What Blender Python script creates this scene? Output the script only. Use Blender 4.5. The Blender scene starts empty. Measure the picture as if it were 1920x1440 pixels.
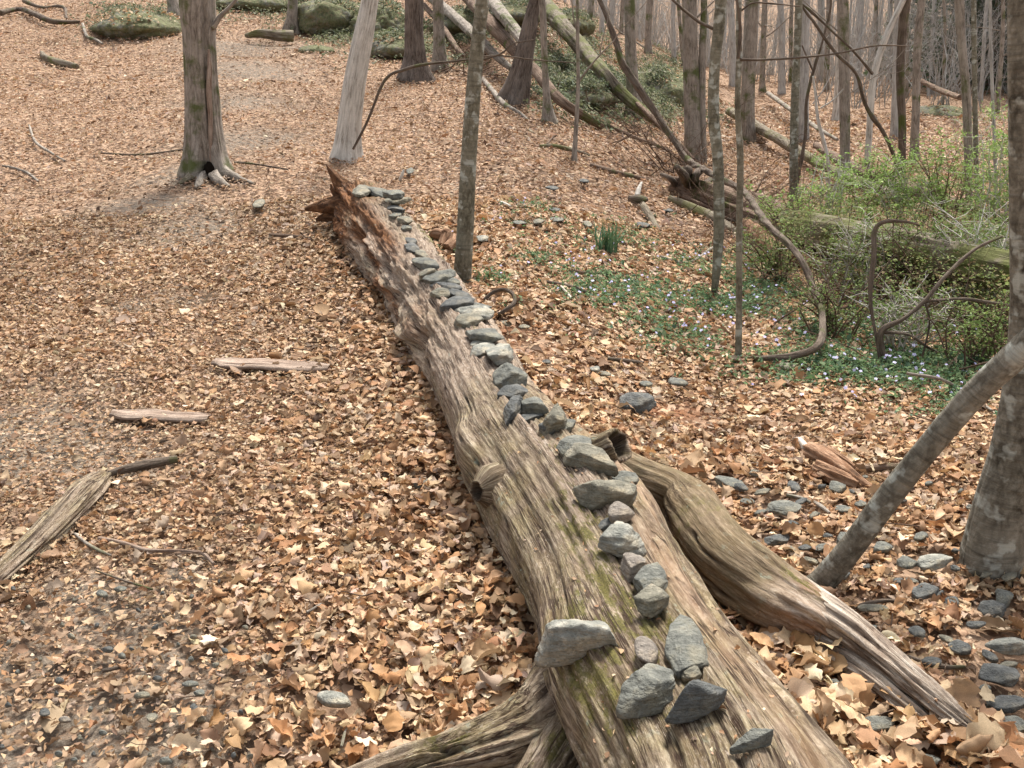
import bpy, bmesh, math, random
import numpy as np
from mathutils import Vector, Matrix
from mathutils.bvhtree import BVHTree

random.seed(7); rng = np.random.default_rng(11)
sc = bpy.context.scene
COL = sc.collection
PI = math.pi

# ------------------------------------------------------------------ camera
PITCH = math.radians(18.0); FPX = 1884.0; CH = 1.6
cam_d = bpy.data.cameras.new('camera'); cam = bpy.data.objects.new('camera', cam_d); COL.objects.link(cam)
cam.location = (0, 0, CH); cam.rotation_euler = (PI/2 - PITCH, 0, 0)
cam_d.sensor_width = 36; cam_d.lens = 36*FPX/1920; cam_d.clip_start = .05; cam_d.clip_end = 600
sc.camera = cam
# ------------------------------------------------------------------ sky and light (bright, thinly overcast spring day)
SUN_EL = math.radians(57); SUN_AZ = math.radians(16)      # azimuth clockwise from +Y (the sun stands behind the slope, to the right)
w = bpy.data.worlds.new("World"); sc.world = w; w.use_nodes = True
nt = w.node_tree; bg = nt.nodes['Background']
sky = nt.nodes.new('ShaderNodeTexSky'); sky.sky_type = 'NISHITA'; sky.sun_disc = False
sky.sun_elevation = SUN_EL; sky.sun_rotation = SUN_AZ; sky.dust_density = 4.0; sky.air_density = 1.0
hs = nt.nodes.new('ShaderNodeHueSaturation'); hs.inputs['Saturation'].default_value = .28
nt.links.new(sky.outputs[0], hs.inputs['Color']); nt.links.new(hs.outputs[0], bg.inputs['Color'])
bg.inputs['Strength'].default_value = .125
sd = bpy.data.lights.new('sun', 'SUN'); sun = bpy.data.objects.new('sun', sd); COL.objects.link(sun)
sd.energy = 3.0; sd.angle = math.radians(13); sd.color = (1, .95, .87)
dirv = Vector((math.sin(SUN_AZ)*math.cos(SUN_EL), math.cos(SUN_AZ)*math.cos(SUN_EL), math.sin(SUN_EL)))
sun.rotation_euler = dirv.to_track_quat('Z', 'Y').to_euler(); sun.location = (0, 0, 30)
vs = sc.view_settings; vs.view_transform = 'Standard'; vs.look = 'None'; vs.gamma = 1; vs.exposure = 1.2

# ------------------------------------------------------------------ numeric helpers
def _h(ix, iy, iz, seed):
    n = (ix*374761393 + iy*668265263 + iz*2147483647 + seed*1274126177) & 0xFFFFFFFF
    n = ((n ^ (n >> 13))*1274126177) & 0xFFFFFFFF
    n = ((n ^ (n >> 16))*2246822519) & 0xFFFFFFFF
    return ((n ^ (n >> 15)) & 0xFFFFFF)/float(0xFFFFFF)*2 - 1
def noise(x, y, z=0.0, seed=0):
    x, y, z = np.broadcast_arrays(np.asarray(x, float), np.asarray(y, float), np.asarray(z, float))
    ix = np.floor(x).astype(np.int64); iy = np.floor(y).astype(np.int64); iz = np.floor(z).astype(np.int64)
    fx = x-ix; fy = y-iy; fz = z-iz
    fx = fx*fx*(3-2*fx); fy = fy*fy*(3-2*fy); fz = fz*fz*(3-2*fz)
    r = 0
    for dx in (0, 1):
        for dy in (0, 1):
            for dz in (0, 1):
                r = r + _h(ix+dx, iy+dy, iz+dz, seed)*(fx if dx else 1-fx)*(fy if dy else 1-fy)*(fz if dz else 1-fz)
    return r
def fbm(x, y, z=0.0, seed=0, o=4, g=.5):
    a = 1.; r = 0; f = 1.
    for i in range(o):
        r = r + a*noise(np.asarray(x)*f, np.asarray(y)*f, np.asarray(z)*f, seed+i*17); a *= g; f *= 2.03
    return r
def sstep(a, b, x):
    t = np.clip((np.asarray(x, float)-a)/(b-a), 0, 1); return t*t*(3-2*t)

# ------------------------------------------------------------------ the lie of the land
LD = [-60, -8, 2, 4, 6, 9, 13, 18, 25, 31, 45, 62, 90, 130, 200]
LZ = [-1.2, -.25, 0, .09, .25, .55, 1.0, 1.68, 2.95, 3.45, 3.7, 3.6, 6.0, 17, 26]
RD = [-60, -8, 2, 6, 11, 18, 22, 28, 35, 45, 60, 75, 100, 130, 200]
RZ = [-1.2, -.25, 0, .02, .13, .26, .36, .58, .86, .8, .3, .3, 4.0, 8.0, 11]
def terrain(x, y):
    x = np.asarray(x, float); y = np.asarray(y, float)
    u = x/np.maximum(np.abs(y), 2.0)
    d = np.where(y > 0, np.sqrt(y*y + .15*x*x), y)
    wgt = sstep(-.02, .25, u)
    z = np.interp(d, LD, LZ)*(1-wgt) + np.interp(d, RD, RZ)*wgt
    far = np.clip(d/12, .35, 2.2)
    z = z + .055*far*fbm(x*.45, y*.45, 0, 3, 3) + .018*fbm(x*2.3, y*2.3, 0, 5, 3)
    z = z + 1.4*sstep(78, 110, d)*fbm(x*.03+4, y*.03, 0, 9, 3)*2
    return z
FW = np.array([0, math.cos(PITCH), -math.sin(PITCH)]); UPV = np.array([0, math.sin(PITCH), math.cos(PITCH)]); RT = np.array([1., 0, 0])
CAMP = np.array([0, 0, CH])
def ray(px, py): return FW + (px-960)/FPX*RT + (720-py)/FPX*UPV       # length 1 along the view axis
TS = np.concatenate([np.linspace(.8, 12, 380), np.geomspace(12.05, 260, 330)])
def G(px, py, lift=0.0):
    """ground point seen at (px, py) of the photograph, on the surface 'lift' above the ground"""
    r = ray(px, py); ts = TS
    for k in range(3):
        P = CAMP + ts[:, None]*r; below = P[:, 2] < terrain(P[:, 0], P[:, 1]) + lift
        if not below.any(): return CAMP + r*45
        i = max(int(np.argmax(below)), 1); ts = np.linspace(ts[i-1], ts[i], 24)
    return CAMP + r*ts[12]
def D(px, py, depth): return CAMP + ray(px, py)*depth
def depth_of(p): return float(np.dot(np.asarray(p)-CAMP, FW))

# ------------------------------------------------------------------ mesh helpers
def mesh_obj(name, V, F, mat=None, parent=None, attrs=None, smooth=True, mats=None, midx=None):
    V = np.asarray(V, np.float32); me = bpy.data.meshes.new(name)
    blocks = F if isinstance(F, list) else [F]
    blocks = [np.asarray(b, np.int32) for b in blocks if len(b)]
    nl = sum(b.size for b in blocks); nf = sum(len(b) for b in blocks)
    me.vertices.add(len(V)); me.vertices.foreach_set('co', V.ravel())
    me.loops.add(nl); me.loops.foreach_set('vertex_index', np.concatenate([b.ravel() for b in blocks]))
    me.polygons.add(nf)
    tot = np.concatenate([np.full(len(b), b.shape[1], np.int32) for b in blocks])
    st = np.concatenate([[0], np.cumsum(tot)[:-1]]).astype(np.int32)
    me.polygons.foreach_set('loop_start', st); me.polygons.foreach_set('loop_total', tot)
    if smooth: me.polygons.foreach_set('use_smooth', np.ones(nf, bool))
    for k, a in (attrs or {}).items():
        a = np.asarray(a, np.float32)
        if a.ndim == 1:
            at = me.attributes.new(k, 'FLOAT', 'POINT'); at.data.foreach_set('value', a)
        elif a.shape[1] == 3:
            at = me.attributes.new(k, 'FLOAT_VECTOR', 'POINT'); at.data.foreach_set('vector', a.ravel())
        else:
            at = me.attributes.new(k, 'FLOAT_COLOR', 'POINT'); at.data.foreach_set('color', a.ravel())
    for m in (mats or ([mat] if mat else [])): me.materials.append(m)
    if midx is not None: me.polygons.foreach_set('material_index', np.asarray(midx, np.int32))
    me.update(calc_edges=True); me.validate()
    o = bpy.data.objects.new(name, me); COL.objects.link(o)
    if parent is not None: o.parent = parent; o.matrix_parent_inverse = Matrix.Translation(-Vector(parent.location))
    return o
def tag(o, label=None, cat=None, group=None, kind=None):
    if label: o['label'] = label
    if cat: o['category'] = cat
    if group: o['group'] = group
    if kind: o['kind'] = kind
    return o
def thing(name, loc, label, cat, group=None):
    o = bpy.data.objects.new(name, None); COL.objects.link(o); o.location = Vector([float(c) for c in loc]); o.empty_display_size = .1
    return tag(o, label, cat, group)
def cr(P, n):
    """Catmull-Rom resample of rows of P to n rows, evenly by length of the first 3 columns"""
    P = np.asarray(P, float)
    if len(P) == 2: t = np.linspace(0, 1, n)[:, None]; return P[0]*(1-t) + P[1]*t
    Q = np.vstack([2*P[0]-P[1], P, 2*P[-1]-P[-2]]); out = []
    for i in range(1, len(Q)-2):
        t = np.linspace(0, 1, 24, endpoint=False)[:, None]; a, b, c, d = Q[i-1], Q[i], Q[i+1], Q[i+2]
        out.append(.5*((2*b) + (c-a)*t + (2*a-5*b+4*c-d)*t*t + (3*b-a-3*c+d)*t**3))
    out = np.vstack(out + [P[-1:]])
    s = np.concatenate([[0], np.cumsum(np.linalg.norm(np.diff(out[:, :3], axis=0), axis=1))]); q = np.linspace(0, s[-1], n)
    return np.stack([np.interp(q, s, out[:, k]) for k in range(out.shape[1])], 1)
def frames(C, up=None):
    T = np.gradient(C, axis=0); T /= np.linalg.norm(T, axis=1)[:, None] + 1e-9
    if up is not None:
        U = np.asarray(up, float)[None] - (T@np.asarray(up, float))[:, None]*T
        U /= np.linalg.norm(U, axis=1)[:, None]; return T, U, np.cross(T, U)
    a = np.array([1., 0, 0]) if abs(T[0][0]) < .8 else np.array([0, 1., 0])
    U = np.zeros_like(T); u = a - (a@T[0])*T[0]; u /= np.linalg.norm(u)
    for i in range(len(T)):
        u = u - (u@T[i])*T[i]; u /= np.linalg.norm(u) + 1e-9; U[i] = u
    return T, U, np.cross(T, U)
def grid_faces(n, m, off=0):
    i = np.arange(n-1)[:, None]; j = np.arange(m)[None]; j2 = (j+1) % m
    f = np.stack([i*m+j, i*m+j2, (i+1)*m+j2, (i+1)*m+j], -1).reshape(-1, 4); return f+off
def tube(P, n, m, disp=None, up=None, caps=True):
    """P rows: x y z r.  disp(s, th, r) -> new r.  Returns verts, face blocks, gc coordinate, s, th"""
    C = cr(P, n); c = C[:, :3]; r = C[:, 3]; T, U, B = frames(c, up)
    s = np.concatenate([[0], np.cumsum(np.linalg.norm(np.diff(c, axis=0), axis=1))])
    th = np.linspace(-PI, PI, m, endpoint=False)
    S, TH = np.meshgrid(s, th, indexing='ij'); R = np.repeat(r[:, None], m, 1)
    if disp is not None: R = disp(S, TH, R)
    V = c[:, None] + R[..., None]*(np.cos(TH)[..., None]*U[:, None] + np.sin(TH)[..., None]*B[:, None])
    rm = np.repeat(r[:, None], m, 1)
    gc = np.stack([rm*np.cos(TH), rm*np.sin(TH), S], -1).reshape(-1, 3)
    V = V.reshape(-1, 3); F = [grid_faces(n, m)]
    if caps:
        k = len(V); V = np.vstack([V, c[0], c[-1]]); gc = np.vstack([gc, [0, 0, 0], [0, 0, s[-1]]]); j = np.arange(m); j2 = (j+1) % m
        F.append(np.concatenate([np.stack([np.full(m, k), j2, j], 1), np.stack([np.full(m, k+1), (n-1)*m+j, (n-1)*m+j2], 1)]))
    return V, F, gc, S.ravel(), TH.ravel()
def merge(parts):
    """parts: (V, [F..], gc) -> one"""
    Vs, q, t, g = [], [], [], []; o = 0
    for V, F, gc in parts:
        for f in F: (q if f.shape[1] == 4 else t).append(f+o)
        Vs.append(V); g.append(gc); o += len(V)
    F = ([np.concatenate(q)] if q else []) + ([np.concatenate(t)] if t else [])
    return np.vstack(Vs), F, np.vstack(g)

# ------------------------------------------------------------------ material helpers
class M:
    def __init__(s, name, rough=.9, spec=.2):
        s.m = bpy.data.materials.new(name); s.m.use_nodes = True; s.t = s.m.node_tree; s.b = s.t.nodes['Principled BSDF']
        s.b.inputs['Roughness'].default_value = rough; s.b.inputs['Specular IOR Level'].default_value = spec
    def n(s, k): return s.t.nodes.new(k)
    def _in(s, sock, v):
        if hasattr(v, 'is_output'): s.t.links.new(v, sock)
        else:
            if isinstance(v, (tuple, list)) and len(v) == 3 and len(sock.default_value) == 4: v = (*v, 1)
            sock.default_value = v
    def attr(s, name, out='Vector'):
        a = s.n('ShaderNodeAttribute'); a.attribute_name = name; return a.outputs[out]
    def obj(s): return s.n('ShaderNodeTexCoord').outputs['Object']
    def map(s, v, scale=(1, 1, 1), loc=(0, 0, 0)):
        a = s.n('ShaderNodeMapping'); s._in(a.inputs['Vector'], v); a.inputs['Scale'].default_value = scale; a.inputs['Location'].default_value = loc; return a.outputs[0]
    def noise(s, v, scale, detail=4, rough=.55, dist=0):
        a = s.n('ShaderNodeTexNoise'); s._in(a.inputs['Vector'], v); a.inputs['Scale'].default_value = scale; a.inputs['Detail'].default_value = detail
        a.inputs['Roughness'].default_value = rough; a.inputs['Distortion'].default_value = dist; return a.outputs[0]
    def voro(s, v, scale, feature='F1', out='Distance', rnd=1):
        a = s.n('ShaderNodeTexVoronoi'); a.feature = feature; s._in(a.inputs['Vector'], v); a.inputs['Scale'].default_value = scale; a.inputs['Randomness'].default_value = rnd; return a.outputs[out]
    def ramp(s, f, stops, interp='LINEAR'):
        a = s.n('ShaderNodeValToRGB'); s._in(a.inputs[0], f); e = a.color_ramp.elements; a.color_ramp.interpolation = interp
        while len(e) < len(stops): e.new(.5)
        for i, (p, c) in enumerate(stops):
            e[i].position = p; e[i].color = (c, c, c, 1) if isinstance(c, (int, float)) else (*c, 1)
        return a.outputs[0]
    def mix(s, f, a, b, mode='MIX'):
        x = s.n('ShaderNodeMix'); x.data_type = 'RGBA'; x.blend_type = mode
        s._in(x.inputs[0], f); s._in(x.inputs[6], a); s._in(x.inputs[7], b); return x.outputs[2]
    def math(s, op, a, b=0.0, clamp=False):
        x = s.n('ShaderNodeMath'); x.operation = op; x.use_clamp = clamp; s._in(x.inputs[0], a); s._in(x.inputs[1], b); return x.outputs[0]
    def bump(s, h, strength=.5, dist=.01, nrm=None):
        x = s.n('ShaderNodeBump'); s._in(x.inputs['Height'], h); x.inputs['Strength'].default_value = strength; x.inputs['Distance'].default_value = dist
        if nrm is not None: s._in(x.inputs['Normal'], nrm)
        return x.outputs[0]
    def col(s, c): s._in(s.b.inputs['Base Color'], c)
    def nrm(s, c): s._in(s.b.inputs['Normal'], c)

def bark(name, dark, mid, light, scale=28, stretch=.22, moss=0., mosscol=(.07, .09, .02), bumpd=.012, spots=0., ring=0.):
    m = M(name, .92, .15); g = m.attr('gc')
    v = m.map(g, (1, 1, stretch)); n0 = m.noise(v, scale*1.5, 8, .7, .3); n2 = m.noise(g, 5, 4, .6)
    rid = m.math('ABSOLUTE', m.math('SUBTRACT', m.noise(m.map(g, (1, 1, stretch*.7)), scale*1.1, 3, .5, .3), .5)); rid = m.ramp(rid, [(0., 0.), (.07, 1.)])
    n1 = m.math('SUBTRACT', n0, m.math('MULTIPLY', m.math('SUBTRACT', 1., rid), .16))
    c = m.ramp(n1, [(.26, dark), (.45, mid), (.66, light)])
    c = m.mix(m.ramp(m.noise(g, 130, 3, .7), [(.35, .35), (.55, 0.)]), c, dark)
    c = m.mix(m.ramp(n2, [(.4, 0.), (.68, .55)]), c, light)
    if spots: c = m.mix(m.ramp(m.noise(g, 16, 3, .5), [(.56, 0.), (.64, spots)]), c, (.42, .43, .38))
    h = n1
    if ring:
        rg = m.noise(m.map(g, (1, 1, 9)), 6, 4, .6); c = m.mix(m.ramp(rg, [(.5, 0.), (.66, ring)]), c, dark); h = m.math('ADD', m.math('MULTIPLY', n1, .6), rg)
    if moss: c = m.mix(m.ramp(m.noise(g, 3.2, 5, .65), [(.56-.25*moss, 0.), (.66-.2*moss, .85)]), c, mosscol)
    m.col(c); m.nrm(m.bump(h, .9, bumpd)); return m.m

# ------------------------------------------------------------------ materials
def make_ground_mat():
    m = M('leafy_soil', .95, .1); o = m.obj()
    cells = m.voro(m.map(o, (1, 1, .3)), 30, 'F1', 'Color'); cd = m.voro(m.map(o, (1, 1, .3)), 30, 'F1', 'Distance')
    sep = m.n('ShaderNodeSeparateColor'); m.t.links.new(cells, sep.inputs[0])
    lc = m.ramp(sep.outputs[0], [(0, (.10, .062, .04)), (.3, (.20, .128, .083)), (.6, (.31, .205, .135)), (1, (.44, .305, .21))])
    dn = m.noise(o, 130, 8, .8); dirt = m.ramp(dn, [(.32, (.065, .05, .038)), (.5, (.165, .135, .105)), (.66, (.32, .27, .215))])
    dm = m.math('MULTIPLY', m.attr('dirt', 'Fac'), m.ramp(m.noise(o, 20, 7, .75), [(.4, .0), (.52, 1.)]), True)
    rust = m.mix(m.attr('rust', 'Fac'), m.mix(dm, lc, dirt), (.2, .075, .03))
    m.col(rust); h = m.math('ADD', m.math('MULTIPLY', cd, .7), m.math('MULTIPLY', dn, .35)); m.nrm(m.bump(h, .9, .02)); return m.m
def make_leaf_mat(name='dry_leaf', trans=.22):
    m = M(name, .72, .25); a = m.attr('tint', 'Color'); g = m.attr('lv')
    v = m.noise(m.map(g, (40, 40, 40)), 1.0, 3, .6)
    c = m.mix(m.ramp(v, [(.35, .55), (.7, 0.)]), a, m.mix(.5, a, (.05, .028, .018)))
    m.col(c)
    tr = m.n('ShaderNodeBsdfTranslucent'); m._in(tr.inputs['Color'], c); mx = m.n('ShaderNodeMixShader'); mx.inputs[0].default_value = trans
    out = m.t.nodes['Material Output']; m.t.links.new(m.b.outputs[0], mx.inputs[1]); m.t.links.new(tr.outputs[0], mx.inputs[2]); m.t.links.new(mx.outputs[0], out.inputs['Surface'])
    return m.m
def make_log_mat(smooth=False):
    m = M('smooth_weathered_limb' if smooth else 'weathered_log', .9, .15); g = m.attr('gc')
    gn = m.noise(m.map(g, (1, 1, .11)), 105, 9, .74, .15)            # fine fibre
    g2 = m.noise(m.map(g, (1, 1, .10), (3, 1, 0)), 38, 7, .7, .35)
    cb = m.math('ABSOLUTE', m.math('SUBTRACT', m.noise(m.map(g, (1, 1, .05), (7, 3, 1)), 48, 4, .55, .2), .5))
    cb = m.math('MULTIPLY', m.ramp(cb, [(0., 1.), (.012, 1.), (.034, 0.)]), m.ramp(m.noise(g, 7, 3, .6), [(.42, .1), (.58, 1.)]))
    fl = m.ramp(m.noise(m.map(g, (1, 1, .4)), 150, 5, .75), [(.53, 0.), (.68, .75)])
    n3 = m.noise(g, 5.5, 5, .62, .5)
    c = m.ramp(gn, [(.31, (.06, .044, .035)), (.43, (.19, .148, .115)), (.53, (.34, .28, .215)), (.66, (.58, .505, .425))])
    c = m.mix(m.ramp(g2, [(.36, .8), (.56, 0.)]), c, m.mix(1., c, (.50, .41, .35), 'MULTIPLY'))
    if smooth:
        c = m.mix(.4, c, (.21, .175, .135)); c = m.mix(1., c, (.90, .86, .78), 'MULTIPLY'); fl = m.math('MULTIPLY', fl, .3); cb = m.math('MULTIPLY', cb, m.ramp(m.noise(g, 4, 2, .5), [(.5, 0.), (.6, 1.)]))
        c = m.mix(m.ramp(m.noise(g, 14, 6, .7), [(.5, 0.), (.66, .55)]), c, (.15, .13, .08))
    olive = m.mix(1., c, (.84, .82, .70) if smooth else (.80, .81, .60), 'MULTIPLY')
    c = m.mix(m.ramp(n3, [(.4, 0.), (.6, .75)]), c, olive)
    c = m.mix(m.math('MULTIPLY', fl, m.ramp(m.noise(g, 9, 4, .6), [(.42, .15), (.62, 1.)])), c, (.66, .58, .51))
    c = m.mix(1., c, (1.0, .96, .88), 'MULTIPLY')
    pk = m.attr('pink', 'Fac')                                         # worn reddish inner wood
    pinkc = m.ramp(m.noise(m.map(g, (1, 1, .38)), 62, 9, .78, .9), [(.28, (.09, .058, .042)), (.42, (.25, .18, .13)), (.54, (.41, .32, .245)), (.67, (.66, .57, .48))])
    c = m.mix(pk, c, pinkc)
    tanc = m.ramp(m.noise(m.map(g, (1, 1, .1)), 60, 6, .65), [(.3, (.22, .12, .07)), (.5, (.46, .29, .18)), (.7, (.68, .5, .36))])
    c = m.mix(m.attr('tan', 'Fac'), c, tanc)
    rotc = m.ramp(m.noise(m.map(g, (1, 1, .5)), 30, 7, .72, .8), [(.3, (.04, .02, .012)), (.45, (.17, .075, .035)), (.6, (.38, .18, .08)), (.72, (.60, .40, .26))])
    c = m.mix(m.attr('rot', 'Fac'), c, rotc)
    lich = m.ramp(m.noise(g, 33, 4, .6), [(.6, 0.), (.68, .5)])
    c = m.mix(m.math('MULTIPLY', lich, m.ramp(n3, [(.45, 0.), (.6, 1.)])), c, (.34, .39, .31))
    ms = m.ramp(m.math('MULTIPLY', m.attr('moss', 'Fac'), m.ramp(m.noise(m.map(g, (1, 1, .5)), 26, 6, .75), [(.44, 0.), (.64, 1.)])), [(.22, 0.), (.6, .8)])
    mossc = m.ramp(m.noise(g, 150, 3, .6), [(.3, (.055, .05, .012)), (.6, (.16, .145, .035)), (.8, (.26, .24, .08))])
    c = m.mix(ms, c, mossc)
    c = m.mix(m.math('MULTIPLY', cb, .85), c, (.06, .035, .026)); cr_ = m.attr('crack', 'Fac'); c = m.mix(cr_, c, (.035, .024, .018))
    m.col(c)
    h = m.math('SUBTRACT', m.math('ADD', gn, m.math('MULTIPLY', g2, .9)), m.math('MULTIPLY', cb, .6)); h = m.math('ADD', h, m.math('MULTIPLY', m.noise(g, 220, 3, .6), m.math('ADD', m.math('MULTIPLY', m.attr('rot', 'Fac'), .8), .15)))
    m.nrm(m.bump(h, 1., .010 if smooth else .014)); return m.m
def stone_mat(name, a, b, c3, pale=(.42, .40, .34), pamt=.5):
    a, b, c3, pale = [tuple(v*(.80 if 'slate' not in name else .85)*w_ for v, w_ in zip(q, (1, .97, .92))) for q in (a, b, c3, pale)]
    m = M(name, .82, .3); o = m.obj()
    n1 = m.noise(o, 14, 6, .62, .3); n2 = m.noise(o, 70, 4, .7); n3 = m.noise(o, 30, 3, .5)
    c = m.ramp(n1, [(.34, a), (.5, b), (.66, c3)])
    c = m.mix(m.ramp(n3, [(.52, 0.), (.62, pamt)]), c, pale); c = m.mix(m.ramp(m.noise(o, 160, 4, .8), [(.3, .55), (.5, 0.)]), c, (a[0]*.6, a[1]*.6, a[2]*.6)); c = m.mix(m.ramp(m.noise(o, 9, 5, .7), [(.5, 0.), (.6, .45)]), c, m.mix(1., c, (.86, .74, .56), 'MULTIPLY'))
    c = m.mix(m.ramp(n2, [(.28, .6), (.42, 0.)]), c, (a[0]*.45, a[1]*.45, a[2]*.45))
    h = m.math('ADD', n2, m.math('MULTIPLY', m.noise(m.map(o, (1, 1, 3.5)), 22, 5, .6), 1.4))
    m.col(c); m.nrm(m.bump(h, 1., .012)); return m.m
MAT = {}
MAT['ground'] = make_ground_mat(); MAT['leaf'] = make_leaf_mat(); MAT['log'] = make_log_mat(); MAT['limb'] = make_log_mat(True)
MAT['greenleaf'] = make_leaf_mat('green_leaf', .35)
MAT['s_blue'] = stone_mat('blue_grey_stone', (.115, .12, .11), (.185, .193, .175), (.27, .28, .25), (.36, .355, .30), .35)
MAT['s_slate'] = stone_mat('dark_slate', (.065, .07, .072), (.115, .122, .122), (.19, .197, .19), (.26, .26, .25), .3)
MAT['s_tan'] = stone_mat('tan_grey_stone', (.15, .145, .115), (.235, .225, .18), (.33, .315, .26), (.46, .42, .33), .45)
MAT['s_pink'] = stone_mat('pinkish_stone', (.19, .165, .145), (.28, .25, .22), (.38, .345, .31), (.46, .42, .36), .45)
MAT['s_pale'] = stone_mat('pale_grey_stone', (.20, .21, .19), (.32, .325, .295), (.47, .465, .42), (.60, .58, .5), .5)
MAT['b_grey'] = bark('grey_bark', (.10, .082, .066), (.23, .195, .16), (.38, .335, .285), 30, .2, .15)
MAT['b_pale'] = bark('pale_bark', (.20, .175, .145), (.47, .44, .39), (.68, .65, .59), 26, .12, 0, (.15, .14, .07), .008)
MAT['b_ridge'] = bark('dark_ridged_bark', (.035, .027, .022), (.125, .098, .08), (.24, .20, .17), 42, .12, 0, bumpd=.02)
MAT['b_olive'] = bark('smooth_olive_bark', (.075, .067, .047), (.155, .142, .103), (.26, .24, .185), 20, .7, .0, bumpd=.006, spots=.75, ring=.6)
MAT['b_pole'] = bark('blotched_grey_bark', (.045, .038, .028), (.135, .12, .092), (.26, .24, .195), 16, .8, 0, bumpd=.008, spots=.7, ring=.5)
MAT['b_vine'] = bark('dark_vine_bark', (.045, .033, .025), (.11, .082, .062), (.20, .16, .125), 50, .12, .12)
MAT['b_moss'] = bark('mossy_bark', (.05, .038, .026), (.15, .12, .085), (.29, .25, .19), 30, .15, .32, (.115, .115, .04))
MAT['b_brown'] = bark('brown_dead_wood', (.045, .028, .02), (.14, .09, .062), (.29, .21, .155), 45, .08, .05, bumpd=.02)
MAT['b_plank'] = bark('weathered_pink_wood', (.09, .055, .04), (.25, .175, .13), (.45, .36, .29), 50, .06, 0)
MAT['b_rot'] = bark('orange_rotten_wood', (.05, .024, .014), (.21, .105, .055), (.40, .26, .17), 38, .2, 0)
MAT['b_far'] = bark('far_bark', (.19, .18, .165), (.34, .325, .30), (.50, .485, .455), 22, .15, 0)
MAT['b_shard'] = bark('bleached_shard_wood', (.07, .042, .03), (.29, .22, .165), (.62, .55, .46), 40, .1, 0, bumpd=.02)
MAT['b_white'] = bark('bleached_wood', (.3, .25, .2), (.55, .5, .43), (.78, .74, .67), 45, .08, 0)
m_ = M('mossy_rock_surface', .95, .1); o_ = m_.obj(); n_ = m_.noise(o_, 2.6, 8, .68, .6)
c_ = m_.ramp(n_, [(.32, (.07, .07, .06)), (.46, (.17, .17, .15)), (.58, (.27, .27, .235)), (.7, (.42, .42, .37))])
c_ = m_.mix(m_.ramp(m_.noise(o_, 2.3, 9, .78), [(.40, 0.), (.50, .9)]), c_, m_.ramp(m_.noise(o_, 14, 8, .78), [(.35, (.05, .06, .025)), (.65, (.20, .21, .10))]))
c_ = m_.mix(m_.ramp(m_.noise(o_, 24, 6, .7), [(.5, 0.), (.62, .55)]), c_, (.28, .2, .14))
m_.col(c_); m_.nrm(m_.bump(m_.noise(o_, 9, 7, .7), 1., .06)); MAT['b_rockmoss'] = m_.m

# ------------------------------------------------------------------ ground sheet
patch_px = [(60, 830, .55), (140, 870, .35), (15, 800, .5), (370, 425, .55), (290, 380, .5), (350, 330, .5), (470, 130, 1.1), (440, 190, .8), (455, 260, .7), (450, 90, 1.3),
            (150, 1110, .2), (200, 1150, .22), (300, 1170, .16), (260, 1215, .25), (300, 1250, .2), (100, 1380, .25), (310, 1390, .25), (200, 1330, .2), (40, 1250, .2), (240, 570, .22), (350, 565, .22), (420, 1420, .15), (20, 1430, .3), (390, 1300, .15), (340, 1070, .15)]
patches = [(G(a, b), r) for a, b, r in patch_px]
def dirt_at(x, y):
    d = np.zeros(np.broadcast(x, y).shape)
    wob = 1 + .35*fbm(x*3, y*3, 0, 21, 3)
    for p, r in patches: d = np.maximum(d, np.exp(-(((x-p[0])**2+(y-p[1])**2)/(r*r*wob*wob+1e-6))**1.5))
    return d
rust_px = [(985, 640, .25), (1290, 780, .2), (1250, 770, .25), (930, 625, .2), (1000, 655, .3)]
rusts = [(G(a, b), r) for a, b, r in rust_px]
rr = np.concatenate([[.02], np.geomspace(.25, 10, 330), np.geomspace(10.15, 230, 190)])
aa = np.unique(np.concatenate([np.linspace(-PI, -.75, 50), np.linspace(-.75, .75, 420), np.linspace(.75, PI, 50)]))[:-1]
RR, AA = np.meshgrid(rr, aa, indexing='ij'); gx = RR*np.sin(AA); gy = RR*np.cos(AA)
gz = terrain(gx, gy)
fine = np.clip(1-RR/14, 0, 1); gz = gz + fine*(.010*fbm(gx*11, gy*11, 0, 31, 3)) - .012
dirt = dirt_at(gx, gy); rust = np.zeros_like(gx)
for p, r in rusts: rust = np.maximum(rust, .7*np.exp(-((gx-p[0])**2+(gy-p[1])**2)/r**2)*np.clip(.6+fbm(gx*8, gy*8, 0, 5, 3), 0, 1))
gV = np.stack([gx, gy, gz], -1).reshape(-1, 3)
ground = mesh_obj('ground', gV, grid_faces(len(rr), len(aa)), MAT['ground'], attrs={'dirt': dirt.ravel(), 'rust': rust.ravel()})
tag(ground, kind='structure')

# ------------------------------------------------------------------ the fallen log (hero)
def gpath(rows, k=.75):
    """rows (px, py, half-width px[, extra lift]) -> x y z r, resting on the ground"""
    out = []
    for rw in rows:
        px, py, hw = rw[:3]; ex = rw[3] if len(rw) > 3 else 0
        p = G(px, py); r = hw*depth_of(p)/FPX
        for _ in range(3): p = G(px, py, r*k+ex); r = hw*depth_of(p)/FPX
        out.append((*p, r))
    return np.array(out)
LOGPX = [(676, 393, 52), (708, 437, 62), (752, 500, 66), (800, 562, 72), (845, 628, 80), (890, 700, 84), (930, 775, 90), (978, 855, 108), (1035, 940, 128),
         (1100, 1035, 142), (1165, 1140, 155), (1236, 1265, 172), (1318, 1400, 198), (1400, 1560, 240), (1470, 1760, 290)]
LP = gpath(LOGPX, .72)
print('log path', np.round(LP, 3).tolist())
NS, NT = 760, 220
C = cr(LP, NS); TL, UL, BL = frames(C[:, :3], (0, 0, 1)); BL = -BL            # BL points to camera right when the log runs away
if BL[NS//2][0] < 0: BL = -BL
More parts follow.
